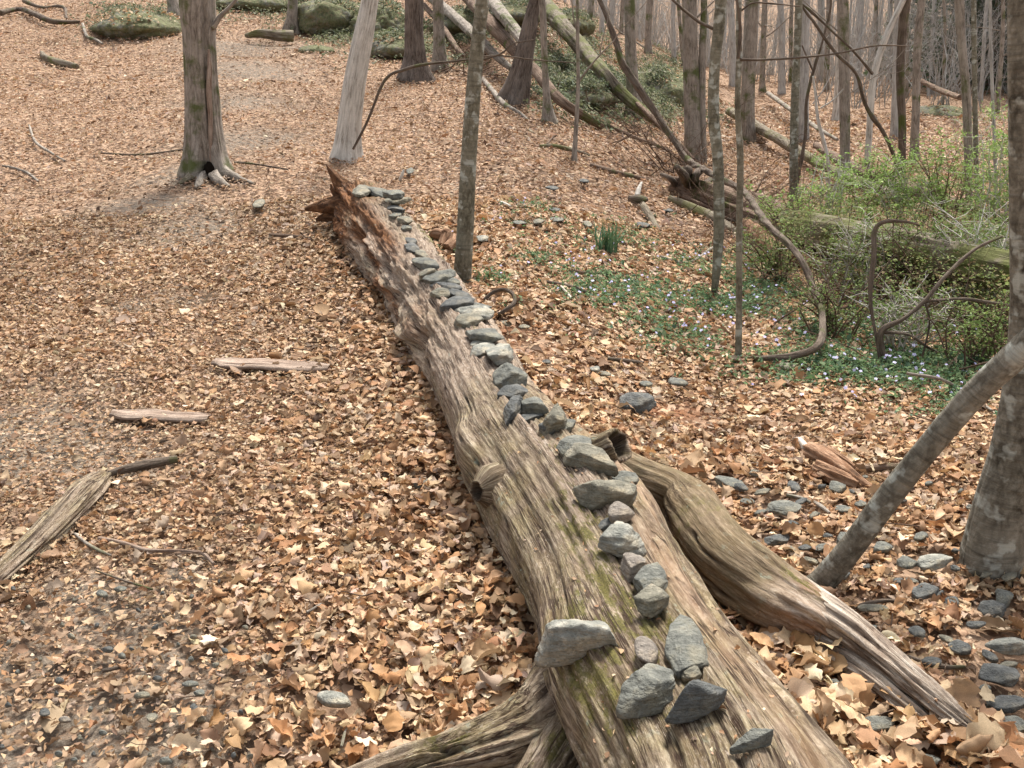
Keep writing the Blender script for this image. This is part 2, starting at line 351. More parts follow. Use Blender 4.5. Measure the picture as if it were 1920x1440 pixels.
sL = np.concatenate([[0], np.cumsum(np.linalg.norm(np.diff(C[:, :3], axis=0), axis=1))]); LEN = sL[-1]
def s_at(px, py):
    """arc position of the log nearest to what is seen at that pixel"""
    p = C[:, :3]-CAMP; dpt = p@FW; X = 960+FPX*(p@RT)/dpt; Y = 720-FPX*(p@UPV)/dpt
    return sL[np.argmin((X-px)**2+(Y-py)**2)]
th = np.linspace(-PI, PI, NT, endpoint=False)           # 0 = top, + = right flank
S, TH = np.meshgrid(sL, th, indexing='ij'); R0 = np.repeat(C[:, 3][:, None], NT, 1)
ct, st_ = np.cos(TH), np.sin(TH)
wx, wy = ct*1.0, st_*1.0
R = R0*(1 + .07*noise(wx*1.3+5, wy*1.3, S*.7, 41) + .05*noise(wx*2.5, wy*2.5, S*1.6, 42))
# flutes and drying cracks along the grain (twist a little with s)
tw = TH + .10*S + .12*noise(wx, wy, S*.9, 43)
fl = noise(np.cos(tw)*9, np.sin(tw)*9, S*.45, 44); fl2 = noise(np.cos(tw)*20, np.sin(tw)*20, S*.8, 45)
s1, s2, s3, s4 = s_at(735, 480), s_at(860, 650), s_at(935, 790), s_at(1100, 1030); s5 = s_at(1165, 1140); s6 = s_at(1240, 1270)
grain = sstep(s3-.5, s3+.4, S)*.8 + .2
R = R + grain*(-.016*np.clip(1-np.abs(fl)/.22, 0, 1)**1.0*(.5+.5*sstep(-.9, .4, TH)) + .009*fl + .0055*fl2)
R = R - .010*grain*np.clip(1-np.abs(noise(np.cos(tw)*16+1, np.sin(tw)*16, S*.7, 59))/.12, 0, 1)*sstep(-.1, .3, noise(wx*2+3, wy*2, S*1.3, 66))
rg = sstep(s3-.3, s3+.1, S)*(1-sstep(s5-.1, s5+.5, S))*np.exp(-((TH-.35)/.65)**2)
R = R - .013*rg*np.clip(1-np.abs(noise(np.cos(tw)*11+3, np.sin(tw)*11, S*.3, 57))/.3, 0, 1)
R = R - .012*sstep(s6-.1, s6+.4, S)*np.exp(-((TH+.5)/.5)**2)*np.clip(1-np.abs(noise(np.cos(tw)*8+3, np.sin(tw)*8, S*.4, 58))/.3, 0, 1)
c1 = noise(np.cos(tw)*5.3+9, np.sin(tw)*5.3, S*.28, 46); ck = np.clip(1-np.abs(c1)/.035, 0, 1)*sstep(-.1, .35, noise(wx*2, wy*2, S*1.1, 47))*grain
c2 = noise(np.cos(tw)*13+2, np.sin(tw)*13, S*.5, 48); ck2 = np.clip(1-np.abs(c2)/.06, 0, 1)*sstep(.0, .5, noise(wx*3, wy*3, S*1.9, 49))*grain
R = R - .022*ck - .011*ck2
rough = 1-sstep(s2-.2, s3, S)                            # decayed, fibrous far half
R = R + rough*(.026*fbm(wx*4, wy*4, S*3.5, 50, 4) + .011*fbm(wx*14, wy*14, S*12, 51, 3))
for px_, py_, tt_ in ((728, 548, -.95), (760, 600, -1.2), (700, 470, -1.1), (800, 690, -1.3)): R = R - .055*np.exp(-((S-s_at(px_+40, py_-20))/.12)**2-((TH-tt_)/.3)**2)
R = R + .004*fbm(wx*14, wy*14, S*5, 52, 3)
# left flank: rotten hollowed band on the far part
lf = np.exp(-((TH+1.25)/.65)**2)*(1-sstep(s1+.2, s2+.5, S)); R = R - R0*.22*lf*(.6+.4*noise(wx*4, wy*4, S*3, 53))
# worn groove (rusty) on the far top-left
gv = np.exp(-((TH+.55-.1*(S-1))/.28)**2)*sstep(.5, .8, S)*(1-sstep(s1+.1, s1+.9, S)); R = R - R0*.10*gv
# burl by the knot on the left flank, swell where the limbs leave
sk = s_at(925, 900); kb = np.exp(-((S-sk)/.16)**2-((TH+1.15)/.5)**2); R = R + .05*kb
sr = s_at(1150, 930); R = R + .05*np.exp(-((S-sr)/.3)**2-((TH-1.35)/.6)**2)
s7 = s_at(1230, 1330); R = R + .075*np.exp(-((S-s7)/.34)**2-((TH+1.15)/.55)**2)
# flattened broken top near the camera
R = R*(1 - .06*np.exp(-((TH-.55)/.5)**2)*sstep(s5-.2, s6, S))
V = C[:, None, :3] + R[..., None]*(ct[..., None]*UL[:, None] + st_[..., None]*BL[:, None])
# torn far end: hollow with a jagged lip
jag = .16*np.abs(noise(th*0+3, np.cos(th)*3, np.sin(th)*3, 54)) + .22*np.clip(noise(np.cos(th)*7, np.sin(th)*7, 0, 55), 0, 1)
lip = np.clip(1-S/.5, 0, 1); V = V + TL[:, None]*((jag[None]-.12)*lip)[..., None]*1.0
rows = [V]
inn = []
for k, (q, dd) in enumerate([(.22, .5), (.5, .42), (.72, .25), (.86, .08), (.95, -.03)]):
    base = C[0, :3] + TL[0]*(dd) ; rr_ = R[0]*q*(1+.1*noise(np.cos(th)*4, np.sin(th)*4, k, 56))
    inn.append(base + rr_[:, None]*(np.cos(th)[:, None]*UL[0] + np.sin(th)[:, None]*BL[0]) + TL[0]*((jag-.12)*q*.9)[:, None])
Vall = np.concatenate([np.array(inn), V], 0); n_in = len(inn)
def ext(a, v): return np.concatenate([np.full((n_in, NT), v), a], 0)
rot = np.clip((1-sstep(.3, .85, S))*1.0*(1-.6*np.exp(-((TH-.6)/.8)**2)) + lf*1.15*sstep(-.1, .35, noise(wx*3, wy*3, S*2.2, 60)+.25) + gv*.95, 0, 1)
rot = np.maximum(rot, .8*np.exp(-((S-s_at(770, 470))/.35)**2-((TH+.6)/.35)**2)*(.6+noise(wx*5, wy*5, S*5, 61)))
pink = np.clip(sstep(.5, 1.0, S)*(1-sstep(s3-.4, s3+.5, S))*(.75+.5*noise(wx*2, wy*2, S*1.4, 62)), 0, 1)
pink = np.maximum(pink, np.clip(np.exp(-((TH+.15+.12*(S-s4))/.30)**2)*sstep(s3-.2, s3+.3, S)*(1-sstep(s5, s6, S))*(.55+1.2*fbm(wx*3, wy*3, S*2.5, 63, 3)), 0, 1)*.95)
tan = np.clip(.5*np.exp(-((TH-.5)/.32)**2)*sstep(s4-.2, s5+.1, S)*(.65+.5*noise(wx*4, wy*4, S*3, 64)), 0, 1)
tan = np.maximum(tan, .55*np.exp(-((TH-.75)/.3)**2)*sstep(s3, s4, S)*(1-sstep(s4, s5, S)))
def mp(px, py, ds, tt, dt, a=1.): return a*np.exp(-((S-s_at(px, py))/ds)**2-((TH-tt)/dt)**2)
moss = mp(1110, 1090, .22, -.22, .22, 1.2)+mp(1080, 1130, .2, -.5, .18)+mp(1160, 1160, .22, -.05, .13, 1.1)+mp(1190, 1330, .28, -.45, .35, 1.5)+mp(1040, 960, .2, -.1, .16, .8)+mp(880, 700, .4, .1, .2, .6)
moss = moss + mp(790, 440, .9, 1.05, .34, 2.6)*(1-sstep(s2-.3, s2+.3, S)) + mp(1200, 1400, .4, -1.0, .3, .9) + .12*np.exp(-((TH+.5)/.5)**2)*sstep(s3, s4, S) + mp(690, 385, .12, .3, .3, .9)
moss = np.clip(moss*1.02, 0, 1.4)
crack = np.clip(ck*.95+ck2*.8, 0, 1)*(1-.6*rough)
shade = 0
gc = np.stack([.28*ct, .28*st_, S], -1); gin = np.repeat(gc[:1], n_in, 0)*np.array([.22, .5, .72, .86, .95])[:, None, None]
Vf = Vall.reshape(-1, 3)
Fl = [grid_faces(len(Vall), NT)[:, ::-1]]
log = thing('fallen_log', (C[NS//2][0], C[NS//2][1], float(terrain(C[NS//2][0], C[NS//2][1]))), 'long weathered fallen log carrying a line of loose stones, its far end rotten and orange', 'fallen log')
trunk = mesh_obj('trunk', Vf, Fl, MAT['log'], log, attrs=dict(gc=np.concatenate([gin, gc], 0).reshape(-1, 3), rot=ext(rot, 1).ravel(), pink=ext(pink, 0).ravel(),
        tan=ext(tan, 0).ravel(), moss=ext(moss, 0).ravel(), crack=ext(crack, .3).ravel()))
step = 4; Vb = V[::step, ::step]; fb = grid_faces(Vb.shape[0], Vb.shape[1])
BVH = BVHTree.FromPolygons([tuple(v) for v in Vb.reshape(-1, 3)], [tuple(f)[::-1] for f in fb.tolist()])
def on_log(px, py):
    r = ray(px, py); n = np.linalg.norm(r); h = BVH.ray_cast(Vector(CAMP), Vector(r/n))
    return (np.array(h[0]), np.array(h[1])) if h[0] is not None else (None, None)

def log_limb(name, P, n, m, seed, parent=log, mossf=None, tanf=None, pinkf=None, rotf=None, up=(0, 0, 1), amp=1., lab=None, post=None, mat='log'):
    C2 = cr(np.asarray(P, float), n); L2 = np.linalg.norm(np.diff(C2[:, :3], axis=0), axis=1).sum()
    st = {}
    def disp(s, t, r):
        x, y = np.cos(t), np.sin(t); k = amp
        f = noise(x*6, y*6, s*1.2, seed); f2 = noise(x*14, y*14, s*2, seed+1); c = noise(x*3.4+4, y*3.4, s*.7, seed+2)
        cc = np.clip(1-np.abs(c)/.05, 0, 1)*sstep(-.15, .3, noise(x*2, y*2, s*2, seed+3))
        st['c'] = cc
        r2 = r*(1+(.22 if mat == 'limb' else .12)*noise(x*1.3, y*1.3, s*3.3, seed+4)+.07*noise(x*2.6, y*2.6, s*8, seed+8)) + k*(.006*f+.004*f2-.016*cc+.004*fbm(x*9, y*9, s*9, seed+5, 3))
        return post(s, t, r2) if post else r2
    V, F, g, s, t = tube(np.asarray(P, float), n, m, disp, up)
    g = g*1.0
    pad = lambda a: np.concatenate([np.asarray(a).ravel(), [0, 0]])
    z = np.zeros(n*m); fn = lambda f: pad(np.clip(f(s/L2, t), 0, 1.3)) if f else pad(z)
    o = mesh_obj(name, V, F, MAT[mat], parent, attrs=dict(gc=g+np.array([seed*.37, 0, seed*.1]), rot=fn(rotf), pink=fn(pinkf), tan=fn(tanf), moss=fn(mossf), crack=pad(st['c']*.9)))
    if lab: o['label'] = lab
    return o
# right-hand limb, bending away and broken into a pale shard
P1 = gpath([(1120, 870, 45, .12), (1195, 905, 42, .1), (1268, 938, 44, .07), (1312, 985, 58, .05), (1366, 1052, 64, .06), (1436, 1104, 60, .06), (1510, 1148, 50, .05), (1570, 1196, 36, .02), (1630, 1245, 16, .0)], .7)
log_limb('limb', P1, 330, 110, 70, mat='limb', amp=.6, mossf=lambda q, t: 1.1*np.exp(-((q-.8)/.08)**2-((t+.3)/.7)**2)+.6*np.exp(-((q-.45)/.1)**2)*(np.abs(t) < 1.6), rotf=lambda q, t: sstep(.74, .88, q)*.6*(np.cos(t*3+q*9) > 0)+.6*np.exp(-((q-.22)/.06)**2-((t-1.0)/.6)**2)*0,
         pinkf=lambda q, t: .9*sstep(.70, .86, q), lab='thick smooth bent limb forking off the right side of the log',
         post=lambda s, t, r: r*(1+.35*sstep(s.max()-.38, s.max()-.05, s)*noise(np.cos(t)*3, np.sin(t)*3, s*4, 33)) - .03*sstep(s.max()-.3, s.max(), s)*np.clip(noise(np.cos(t)*6, np.sin(t)*6, s*2, 34), 0, 1) + .03*np.exp(-((s-1.02)/.09)**2-((t-1.5)/.6)**2) + .03*np.exp(-((s-1.02)/.09)**2-((t+1.5)/.6)**2))
def shard(P, n, m, seed, thin=.45):
    def disp(s, t, r):
        x, y = np.cos(t), np.sin(t)
        return r*(1-thin*np.clip(x*-1, 0, 1)) * (1+.2*noise(x*3, y*3, s*4, seed)) + .009*noise(x*8, y*8, s*1.5, seed+1) - .014*np.clip(1-np.abs(noise(x*4, y*4, s*.9, seed+2))/.12, 0, 1)
    return tube(P, n, m, disp, (0, 0, 1))
P2 = gpath([(1470, 1105, 36, .06), (1560, 1165, 38, .06), (1640, 1222, 34, .05), (1720, 1288, 30, .045), (1790, 1345, 22, .04), (1850, 1392, 6, .03)], .7)
V, F, g, s, t = shard(P2, 220, 70, 90)
pad = lambda a: np.concatenate([a, [0, 0]])
mesh_obj('broken_shard', V, F, MAT['b_shard'], log, attrs=dict(gc=g, rot=pad(.8*np.exp(-((t-1.9)/.5)**2)), pink=pad(.55+.3*np.sin(t*3)), tan=pad(0*s), moss=pad(0*s), crack=pad(.8*np.exp(-((t+.7)/.25)**2)*(s > .3))))['label'] = 'pale splintered shard at the end of the limb'
P3 = gpath([(1430, 1150, 26, .02), (1520, 1200, 27, .02), (1620, 1262, 24, .02), (1700, 1325, 18, .02), (1775, 1380, 4, .02)], .6)
V, F, g, s, t = shard(P3, 160, 50, 95)
mesh_obj('broken_shard', V, F, MAT['b_shard'], log, attrs=dict(gc=g, rot=pad(.9*np.exp(-((s-.1)/.25)**2)), pink=pad(.8+0*s), tan=pad(0*s), moss=pad(0*s), crack=pad(.6*np.exp(-((t-.7)/.3)**2))))
# left root limb at the bottom edge
P4 = gpath([(1175, 1180, 95, .02), (1095, 1300, 105, .0), (1000, 1385, 84, -.02), (880, 1428, 66, -.02), (760, 1455, 50, -.01), (640, 1500, 46, -.01), (520, 1580, 40, -.02)], .7)
log_limb('root', P4, 330, 130, 110, mossf=lambda q, t: .9*np.exp(-((t)/.7)**2)*sstep(.3, .5, q)*(.7+.4*np.sin(q*23)), pinkf=lambda q, t: .45*np.clip(np.sin(t*4+q*9), 0, 1), amp=1.5, lab='mossy root limb reaching left from the base of the log')
P5 = gpath([(1240, 1240, 95, .0), (1150, 1370, 98, -.03), (1085, 1440, 95, -.05), (1020, 1540, 95, -.06)], .7)
log_limb('root', P5, 200, 130, 120, mossf=lambda q, t: 1.0*np.exp(-((t-.2)/.6)**2), amp=1.8, pinkf=lambda q, t: .4*np.clip(np.sin(t*5+q*6), 0, 1))

def stub(name, p0, d, L, r0, r1, seed, depthf=.7, mossin=.6, lab=None):
    p0 = np.asarray(p0); d = np.asarray(d, float); d /= np.linalg.norm(d)
    a = np.cross(d, [0, 0, 1]); a /= np.linalg.norm(a); b = np.cross(a, d); m = 72; th = np.linspace(-PI, PI, m, endpoint=False)
    prof = [(-.6*L, r0*1.15), (0, r0*1.1), (.25*L, r0), (.6*L, (r0+r1)/2), (.9*L, r1), (L, r1*.96), (L*1.0, r1*.84), (L*.93, r1*.74), (L*.6, r1*.62), (L*(1-depthf), r1*.45), (L*(1-depthf)-.01, .004)]
    Q = cr(np.array([(q, r, 0) for q, r in prof]), 60); Vv = []; g = []
    for i, (q, r, _) in enumerate(Q):
        rr_ = r*(1+.10*noise(np.cos(th)*1.6, np.sin(th)*1.6, q*9, seed)+.05*noise(np.cos(th)*6, np.sin(th)*6, q*6, seed+1))
        jg = .10*L*noise(np.cos(th)*3, np.sin(th)*3, 0, seed+2)*sstep(.6*L, L, q)
        Vv.append(p0 + d*(q+jg)[:, None] + rr_[:, None]*(np.cos(th)[:, None]*a+np.sin(th)[:, None]*b)); g.append(np.stack([.1*np.cos(th), .1*np.sin(th), np.full(m, q)], 1))
    ins = (np.arange(60) > 36).astype(float)[:, None]*np.ones(m)
    z = np.zeros(60*m)
    o = mesh_obj(name, np.vstack(Vv), grid_faces(60, m), MAT['log'], log, attrs=dict(gc=np.vstack(g)+seed, rot=z, pink=z, tan=z, moss=(ins*mossin+.25*(1-ins)).ravel(), crack=(ins*.55*(1-.0)).ravel()))
    if lab: o['label'] = lab
    return o
h, n_ = on_log(1120, 850)
p = D(1128, 842, depth_of(C[np.argmin(np.abs(sL-s_at(1010, 830)))][:3])+.03) if h is None else h
dep = depth_of(p); rs = 32*dep/FPX
stub('branch_stub', D(1128, 848, dep+.02), (.55, -.35, .42), 44*dep/FPX, rs, rs*1.05, 130, lab='hollow mossy branch stub on the right side of the log')
h, n_ = on_log(925, 905); dep = depth_of(h); rs = 21*dep/FPX
stub('knot', D(920, 915, dep+.04), (-.80, -.60, .05), 32*dep/FPX, rs*1.9, rs*1.0, 140, lab='hollow knot on the left flank of the log', mossin=0)
# splinters standing at the torn far end
e0 = C[0, :3]; dE = depth_of(e0)
for i, (a, b, c, d_, hw) in enumerate([((668, 372), (640, 345), (622, 322), (612, 308), 14), ((672, 400), (640, 390), (612, 386), (572, 392), 26), ((665, 420), (640, 412), (618, 405), (592, 412), 20), ((652, 372), (634, 362), (626, 356), (620, 345), 13)]):
    P = np.array([(*D(*q, dE-.06+.03*i), hw*w_*dE/FPX) for q, w_ in zip((a, b, c, d_), (1.1, .8, .5, .12))])
    V, F, g, s, t = tube(P, 40, 26, lambda s, t, r: r*(1+.45*noise(np.cos(t)*2.4, np.sin(t)*2.4, s*7, 150+i)+.2*noise(np.cos(t)*6, np.sin(t)*6, s*5, 160+i)))
    mesh_obj('splinter', V, F, MAT['log'], log, attrs=dict(gc=g+i, rot=pad(np.clip(1.2-s*1.0+.2*i, 0, 1)*.9), pink=pad(.3+0*s), tan=pad(0*s), moss=pad(.3+0*s), crack=pad(.3+0*s)))

# ------------------------------------------------------------------ stones
bm = bmesh.new(); bmesh.ops.create_icosphere(bm, subdivisions=5, radius=1); ICO5 = (np.array([v.co[:] for v in bm.verts]), np.array([[v.index for v in f.verts] for f in bm.faces])); bm.free()
bm = bmesh.new(); bmesh.ops.create_icosphere(bm, subdivisions=4, radius=1); ICO4 = (np.array([v.co[:] for v in bm.verts]), np.array([[v.index for v in f.verts] for f in bm.faces])); bm.free()
bm = bmesh.new(); bmesh.ops.create_icosphere(bm, subdivisions=3, radius=1); ICO3 = (np.array([v.co[:] for v in bm.verts]), np.array([[v.index for v in f.verts] for f in bm.faces])); bm.free()
def rock_shape(poly, thick, seed, ico=ICO4, sharp=44, rounded=False, chips=7, bevel_top=.25):
    """poly: convex outline (k x 2) round 0,0 in metres; a fractured slab of that outline and thickness"""
    r = np.random.default_rng(seed); poly = np.asarray(poly, float); c = poly.mean(0); poly = poly-c
    ext_ = np.abs(poly).max(0); dims = np.array([ext_[0], ext_[1], thick/2]); P = ico[0]*dims
    N, Dd = [], []
    k = len(poly); area = sum(poly[i][0]*poly[(i+1) % k][1]-poly[(i+1) % k][0]*poly[i][1] for i in range(k))
    if area < 0: poly = poly[::-1]
    for i in range(k):
        a, b = poly[i], poly[(i+1) % k]; e = b-a; l = np.hypot(*e)
        if l < 1e-4: continue
        n = np.array([e[1], -e[0]])/l; d = n@a
        if d <= .004: d = .004
        tz = r.uniform(-.45, .45); nn = np.array([n[0], n[1], tz]); N.append(nn/d); 
    N.append(np.array([r.uniform(-.16, .16), r.uniform(-.16, .16), 1])/(thick/2)); N.append(np.array([r.uniform(-.1, .1), r.uniform(-.1, .1), -1])/(thick/2))
    sz = float(min(ext_))
    for _ in range(chips):
        a = r.uniform(0, 2*PI); el = r.uniform(.25, 1.1)*(1 if r.random() < .8 else -1); n = np.array([math.cos(a)*math.cos(el)/dims[0], math.sin(a)*math.cos(el)/dims[1], math.sin(el)/dims[2]]); n *= 1/np.linalg.norm(n*dims)
        N.append(n/r.uniform(.68, .95))
    N = np.array(N); q = np.clip(P@N.T, 0, None); kk = 7 if rounded else sharp
    t = (q**kk).sum(1)**(-1/kk); V = P*t[:, None]
    nrm = V/np.linalg.norm(V, axis=1)[:, None]; f = 1/sz
    dz = .035*sz*fbm(V[:, 0]*f*1.7, V[:, 1]*f*1.7, V[:, 2]*f*1.7, seed, 4) + .02*sz*np.abs(noise(V[:, 0]*f*4, V[:, 1]*f*4, V[:, 2]*f*9, seed+3))
    if not rounded:      # stepped fracture faces
        lay = noise(V[:, 0]*f*1.4, V[:, 1]*f*1.4, V[:, 2]*f*6, seed+9); dz = dz + .06*sz*np.tanh(lay*9)*.5
    return V + nrm*dz[:, None]
CLEAR = []
def stone_px(name, poly_px, thick, mat, label, where='log', seed=1, tilt=None, rounded=False, ico=ICO4, group=None, sink=.25, lift=0., contact=None, chips=7, cat='stone'):
    """outline given as seen in the photograph, laid out on the plane the stone really lies on"""
    pp = np.asarray(poly_px, float); c = pp.mean(0); con = contact or (c[0], pp[:, 1].max())
    nrm = np.array([0, 0, 1.])
    if where == 'log':
        h, n = on_log(*con)
        if h is None:
            h, n = on_log(c[0]-8, c[1])
        if h is None: h = C[np.argmin(np.abs(sL-s_at(*c))), :3] + np.array([0, 0, .2]); n = nrm
        if n[2] < 0: n = -n
        nrm = nrm*.75 + .25*n
    else: h = G(*con) + np.array([0, 0, .026])
    if where != 'log': CLEAR.append((h[0], h[1], .78*np.ptp(pp[:, 0])*depth_of(h)/FPX))
    if tilt is not None: nrm = nrm + np.array([tilt[0], tilt[1], 0])
    nrm /= np.linalg.norm(nrm)
    base = h + np.array([0, 0, lift]); mid = base + nrm*thick*(.5-sink*.5)
    pl = []
    for q in pp:
        r = ray(*q); t = ((mid + nrm*thick*.32 - CAMP)@nrm)/(r@nrm); t = np.clip(t, .85*depth_of(mid), 1.2*depth_of(mid)) ; pl.append(CAMP+r*t)
    pl = np.array(pl); cc = pl.mean(0); X = np.array([1., 0, 0]); X = X-(X@nrm)*nrm; X /= np.linalg.norm(X); Y = np.cross(nrm, X)
    poly = np.stack([(pl-cc)@X, (pl-cc)@Y], 1)
    V = rock_shape(poly, thick, seed, ico, rounded=rounded, chips=chips)
    cen = cc - nrm*thick*.32
    o = mesh_obj(name, V@np.array([X, Y, nrm]), ico[1], MAT[mat]); o.location = Vector(cen)
    tag(o, label, cat, group); return o
def auto_poly(cx, cy, w, h, rot, seed, k=8):
    r = np.random.default_rng(seed); a = np.sort((np.arange(k)+r.uniform(-.33, .33, k))*2*PI/k); rad = r.uniform(.82, 1.08, k)
    x = np.cos(a)*rad*w/2; y = np.sin(a)*rad*h/2; c, s = math.cos(rot), math.sin(rot); return np.stack([cx+x*c-y*s, cy+x*s+y*c], 1)
def bbox_stone(cx, cy, w, h, mat, label, where='log', rot=0, tk=.45, seed=0, **kw):
    """w, h: whole visible size in pixels; tk: share of h that is the near side face"""
    p, _ = on_log(cx, cy+h*.3) if where == 'log' else (G(cx, cy+h*.3), 0)
    if p is None: p = G(cx, cy+h*.3, .3)
    d = depth_of(p); thick = max(.015, tk*h*d/FPX/.9)
    poly = auto_poly(cx, cy-h*tk*.5, w*1.04, h*(1-tk)*1.05, math.radians(rot), seed+500)
    return stone_px('stone', poly, thick, mat, label, where, seed, contact=(cx, cy+h*.32), **kw)
GR = 'stones laid in a line along the fallen log'
L1 = lambda L, ox, oy: [(ox+x/4, oy+y/4) for x, y in L]
LS = [
 (678, 359, 30, 20, 's_tan', 'tilted slab with a dark left edge, farthest left stone on the rotten end', -12, .35),
 (706, 359, 36, 15, 's_blue', 'pale thin stone second from the left in the farthest cluster on the log', 15, .4),
 (736, 363, 32, 15, 's_blue', 'small grey stone at the right end of the farthest cluster on the log', 5, .5),
 (740, 377, 46, 15, 's_tan', 'flat rectangular slab lying just below the farthest cluster on the log', -2, .55),
 (742, 394, 27, 14, 's_slate', 'small dark stone just below the rectangular slab near the far end of the log', 8, .5),
 (739, 405, 19, 11, 's_blue', 'tiny pale stone below the small dark one near the far end of the log', 0, .5),
 (759, 414, 28, 14, 's_tan', 'brownish flat stone by the green mossy strip at the far end of the log', 14, .55),
 (762, 428, 17, 11, 's_blue', 'tiny grey stone alone below the brownish flat one, before the gap in the row', 0, .5),
 (771, 453, 18, 13, 's_slate', 'tiny dark stone starting the dense part of the row after the gap', 0, .5),
 (774, 468, 26, 18, 's_slate', 'dark small stone second in the dense part of the row', 20, .5),
 (790, 480, 30, 17, 's_tan', 'tan small stone third in the dense part of the row', 20, .5),
 (796, 496, 40, 21, 's_blue', 'flat grey stone fourth in the dense part of the row', 12, .45),
 (802, 513, 28, 18, 's_tan', 'small olive stone on the left edge of the row, level with the sapling foot', -15, .5),
 (824, 521, 48, 22, 's_blue', 'rounded slab beside the small olive stone in the dense part of the row', -10, .45),
 (848, 530, 22, 15, 's_blue', 'small stone nearest the foot of the green sapling', 15, .5),
 (840, 540, 50, 17, 's_slate', 'long dark slab lying just below the foot of the green sapling', 8, .5),
 (824, 552, 28, 20, 's_tan', 'olive stone on the left edge of the row below the long dark slab', 0, .5),
 (855, 553, 42, 18, 's_slate', 'dark slab to the right of the olive stone at the foot of the sapling', 10, .5),
 (858, 569, 50, 24, 's_slate', 'large dark slate under the overlapping slabs left of the pale slab', -12, .5),
 (893, 574, 42, 13, 's_blue', 'thin slab behind the broad pale slab on the log', 6, .4),
 (884, 586, 60, 24, 's_pale', 'broad pale slab with a lit top, midway along the far half of the row', 4, .5),
 (877, 601, 40, 26, 's_tan', 'pale tan stone with a dark left corner just below the broad pale slab', -8, .45),
 (902, 643, 36, 13, 's_pale', 'thin pale flake under the long pointed slate', -5, .4),
 (903, 658, 38, 26, 's_pale', 'pale stone tucked at the left of the wide lit stone with a dark underside', -20, .4),
 (1062, 797, 28, 24, 's_blue', 'small grey stone on the right edge of the log near the hollow stub', 5, .5),
 (1034, 803, 33, 27, 's_slate', 'dark round-bottomed stone below the upright greyish brown one', 0, .6),
 (1172, 898, 46, 26, 's_blue', 'small bluish stone behind the right end of the long wedge stone', 0, .35),
 (1137, 984, 28, 20, 's_slate', 'thin dark flake poking out left behind the speckled pale stone', -20, .4),
 (1292, 1265, 31, 28, 's_tan', 'small tan stone between the triangular slab and the dark block', 0, .45),
]
for i, (cx, cy, ww, hh, mt, lab, rot_, tk) in enumerate(LS): bbox_stone(cx, cy, ww*1.34, hh*1.38, mt, lab, rot=rot_, tk=tk, seed=200+i, group=GR)
c8 = lambda L: L1(L, 760, 520); c5 = lambda L: L1(L, 820, 800); c6 = lambda L: L1(L, 940, 1080)
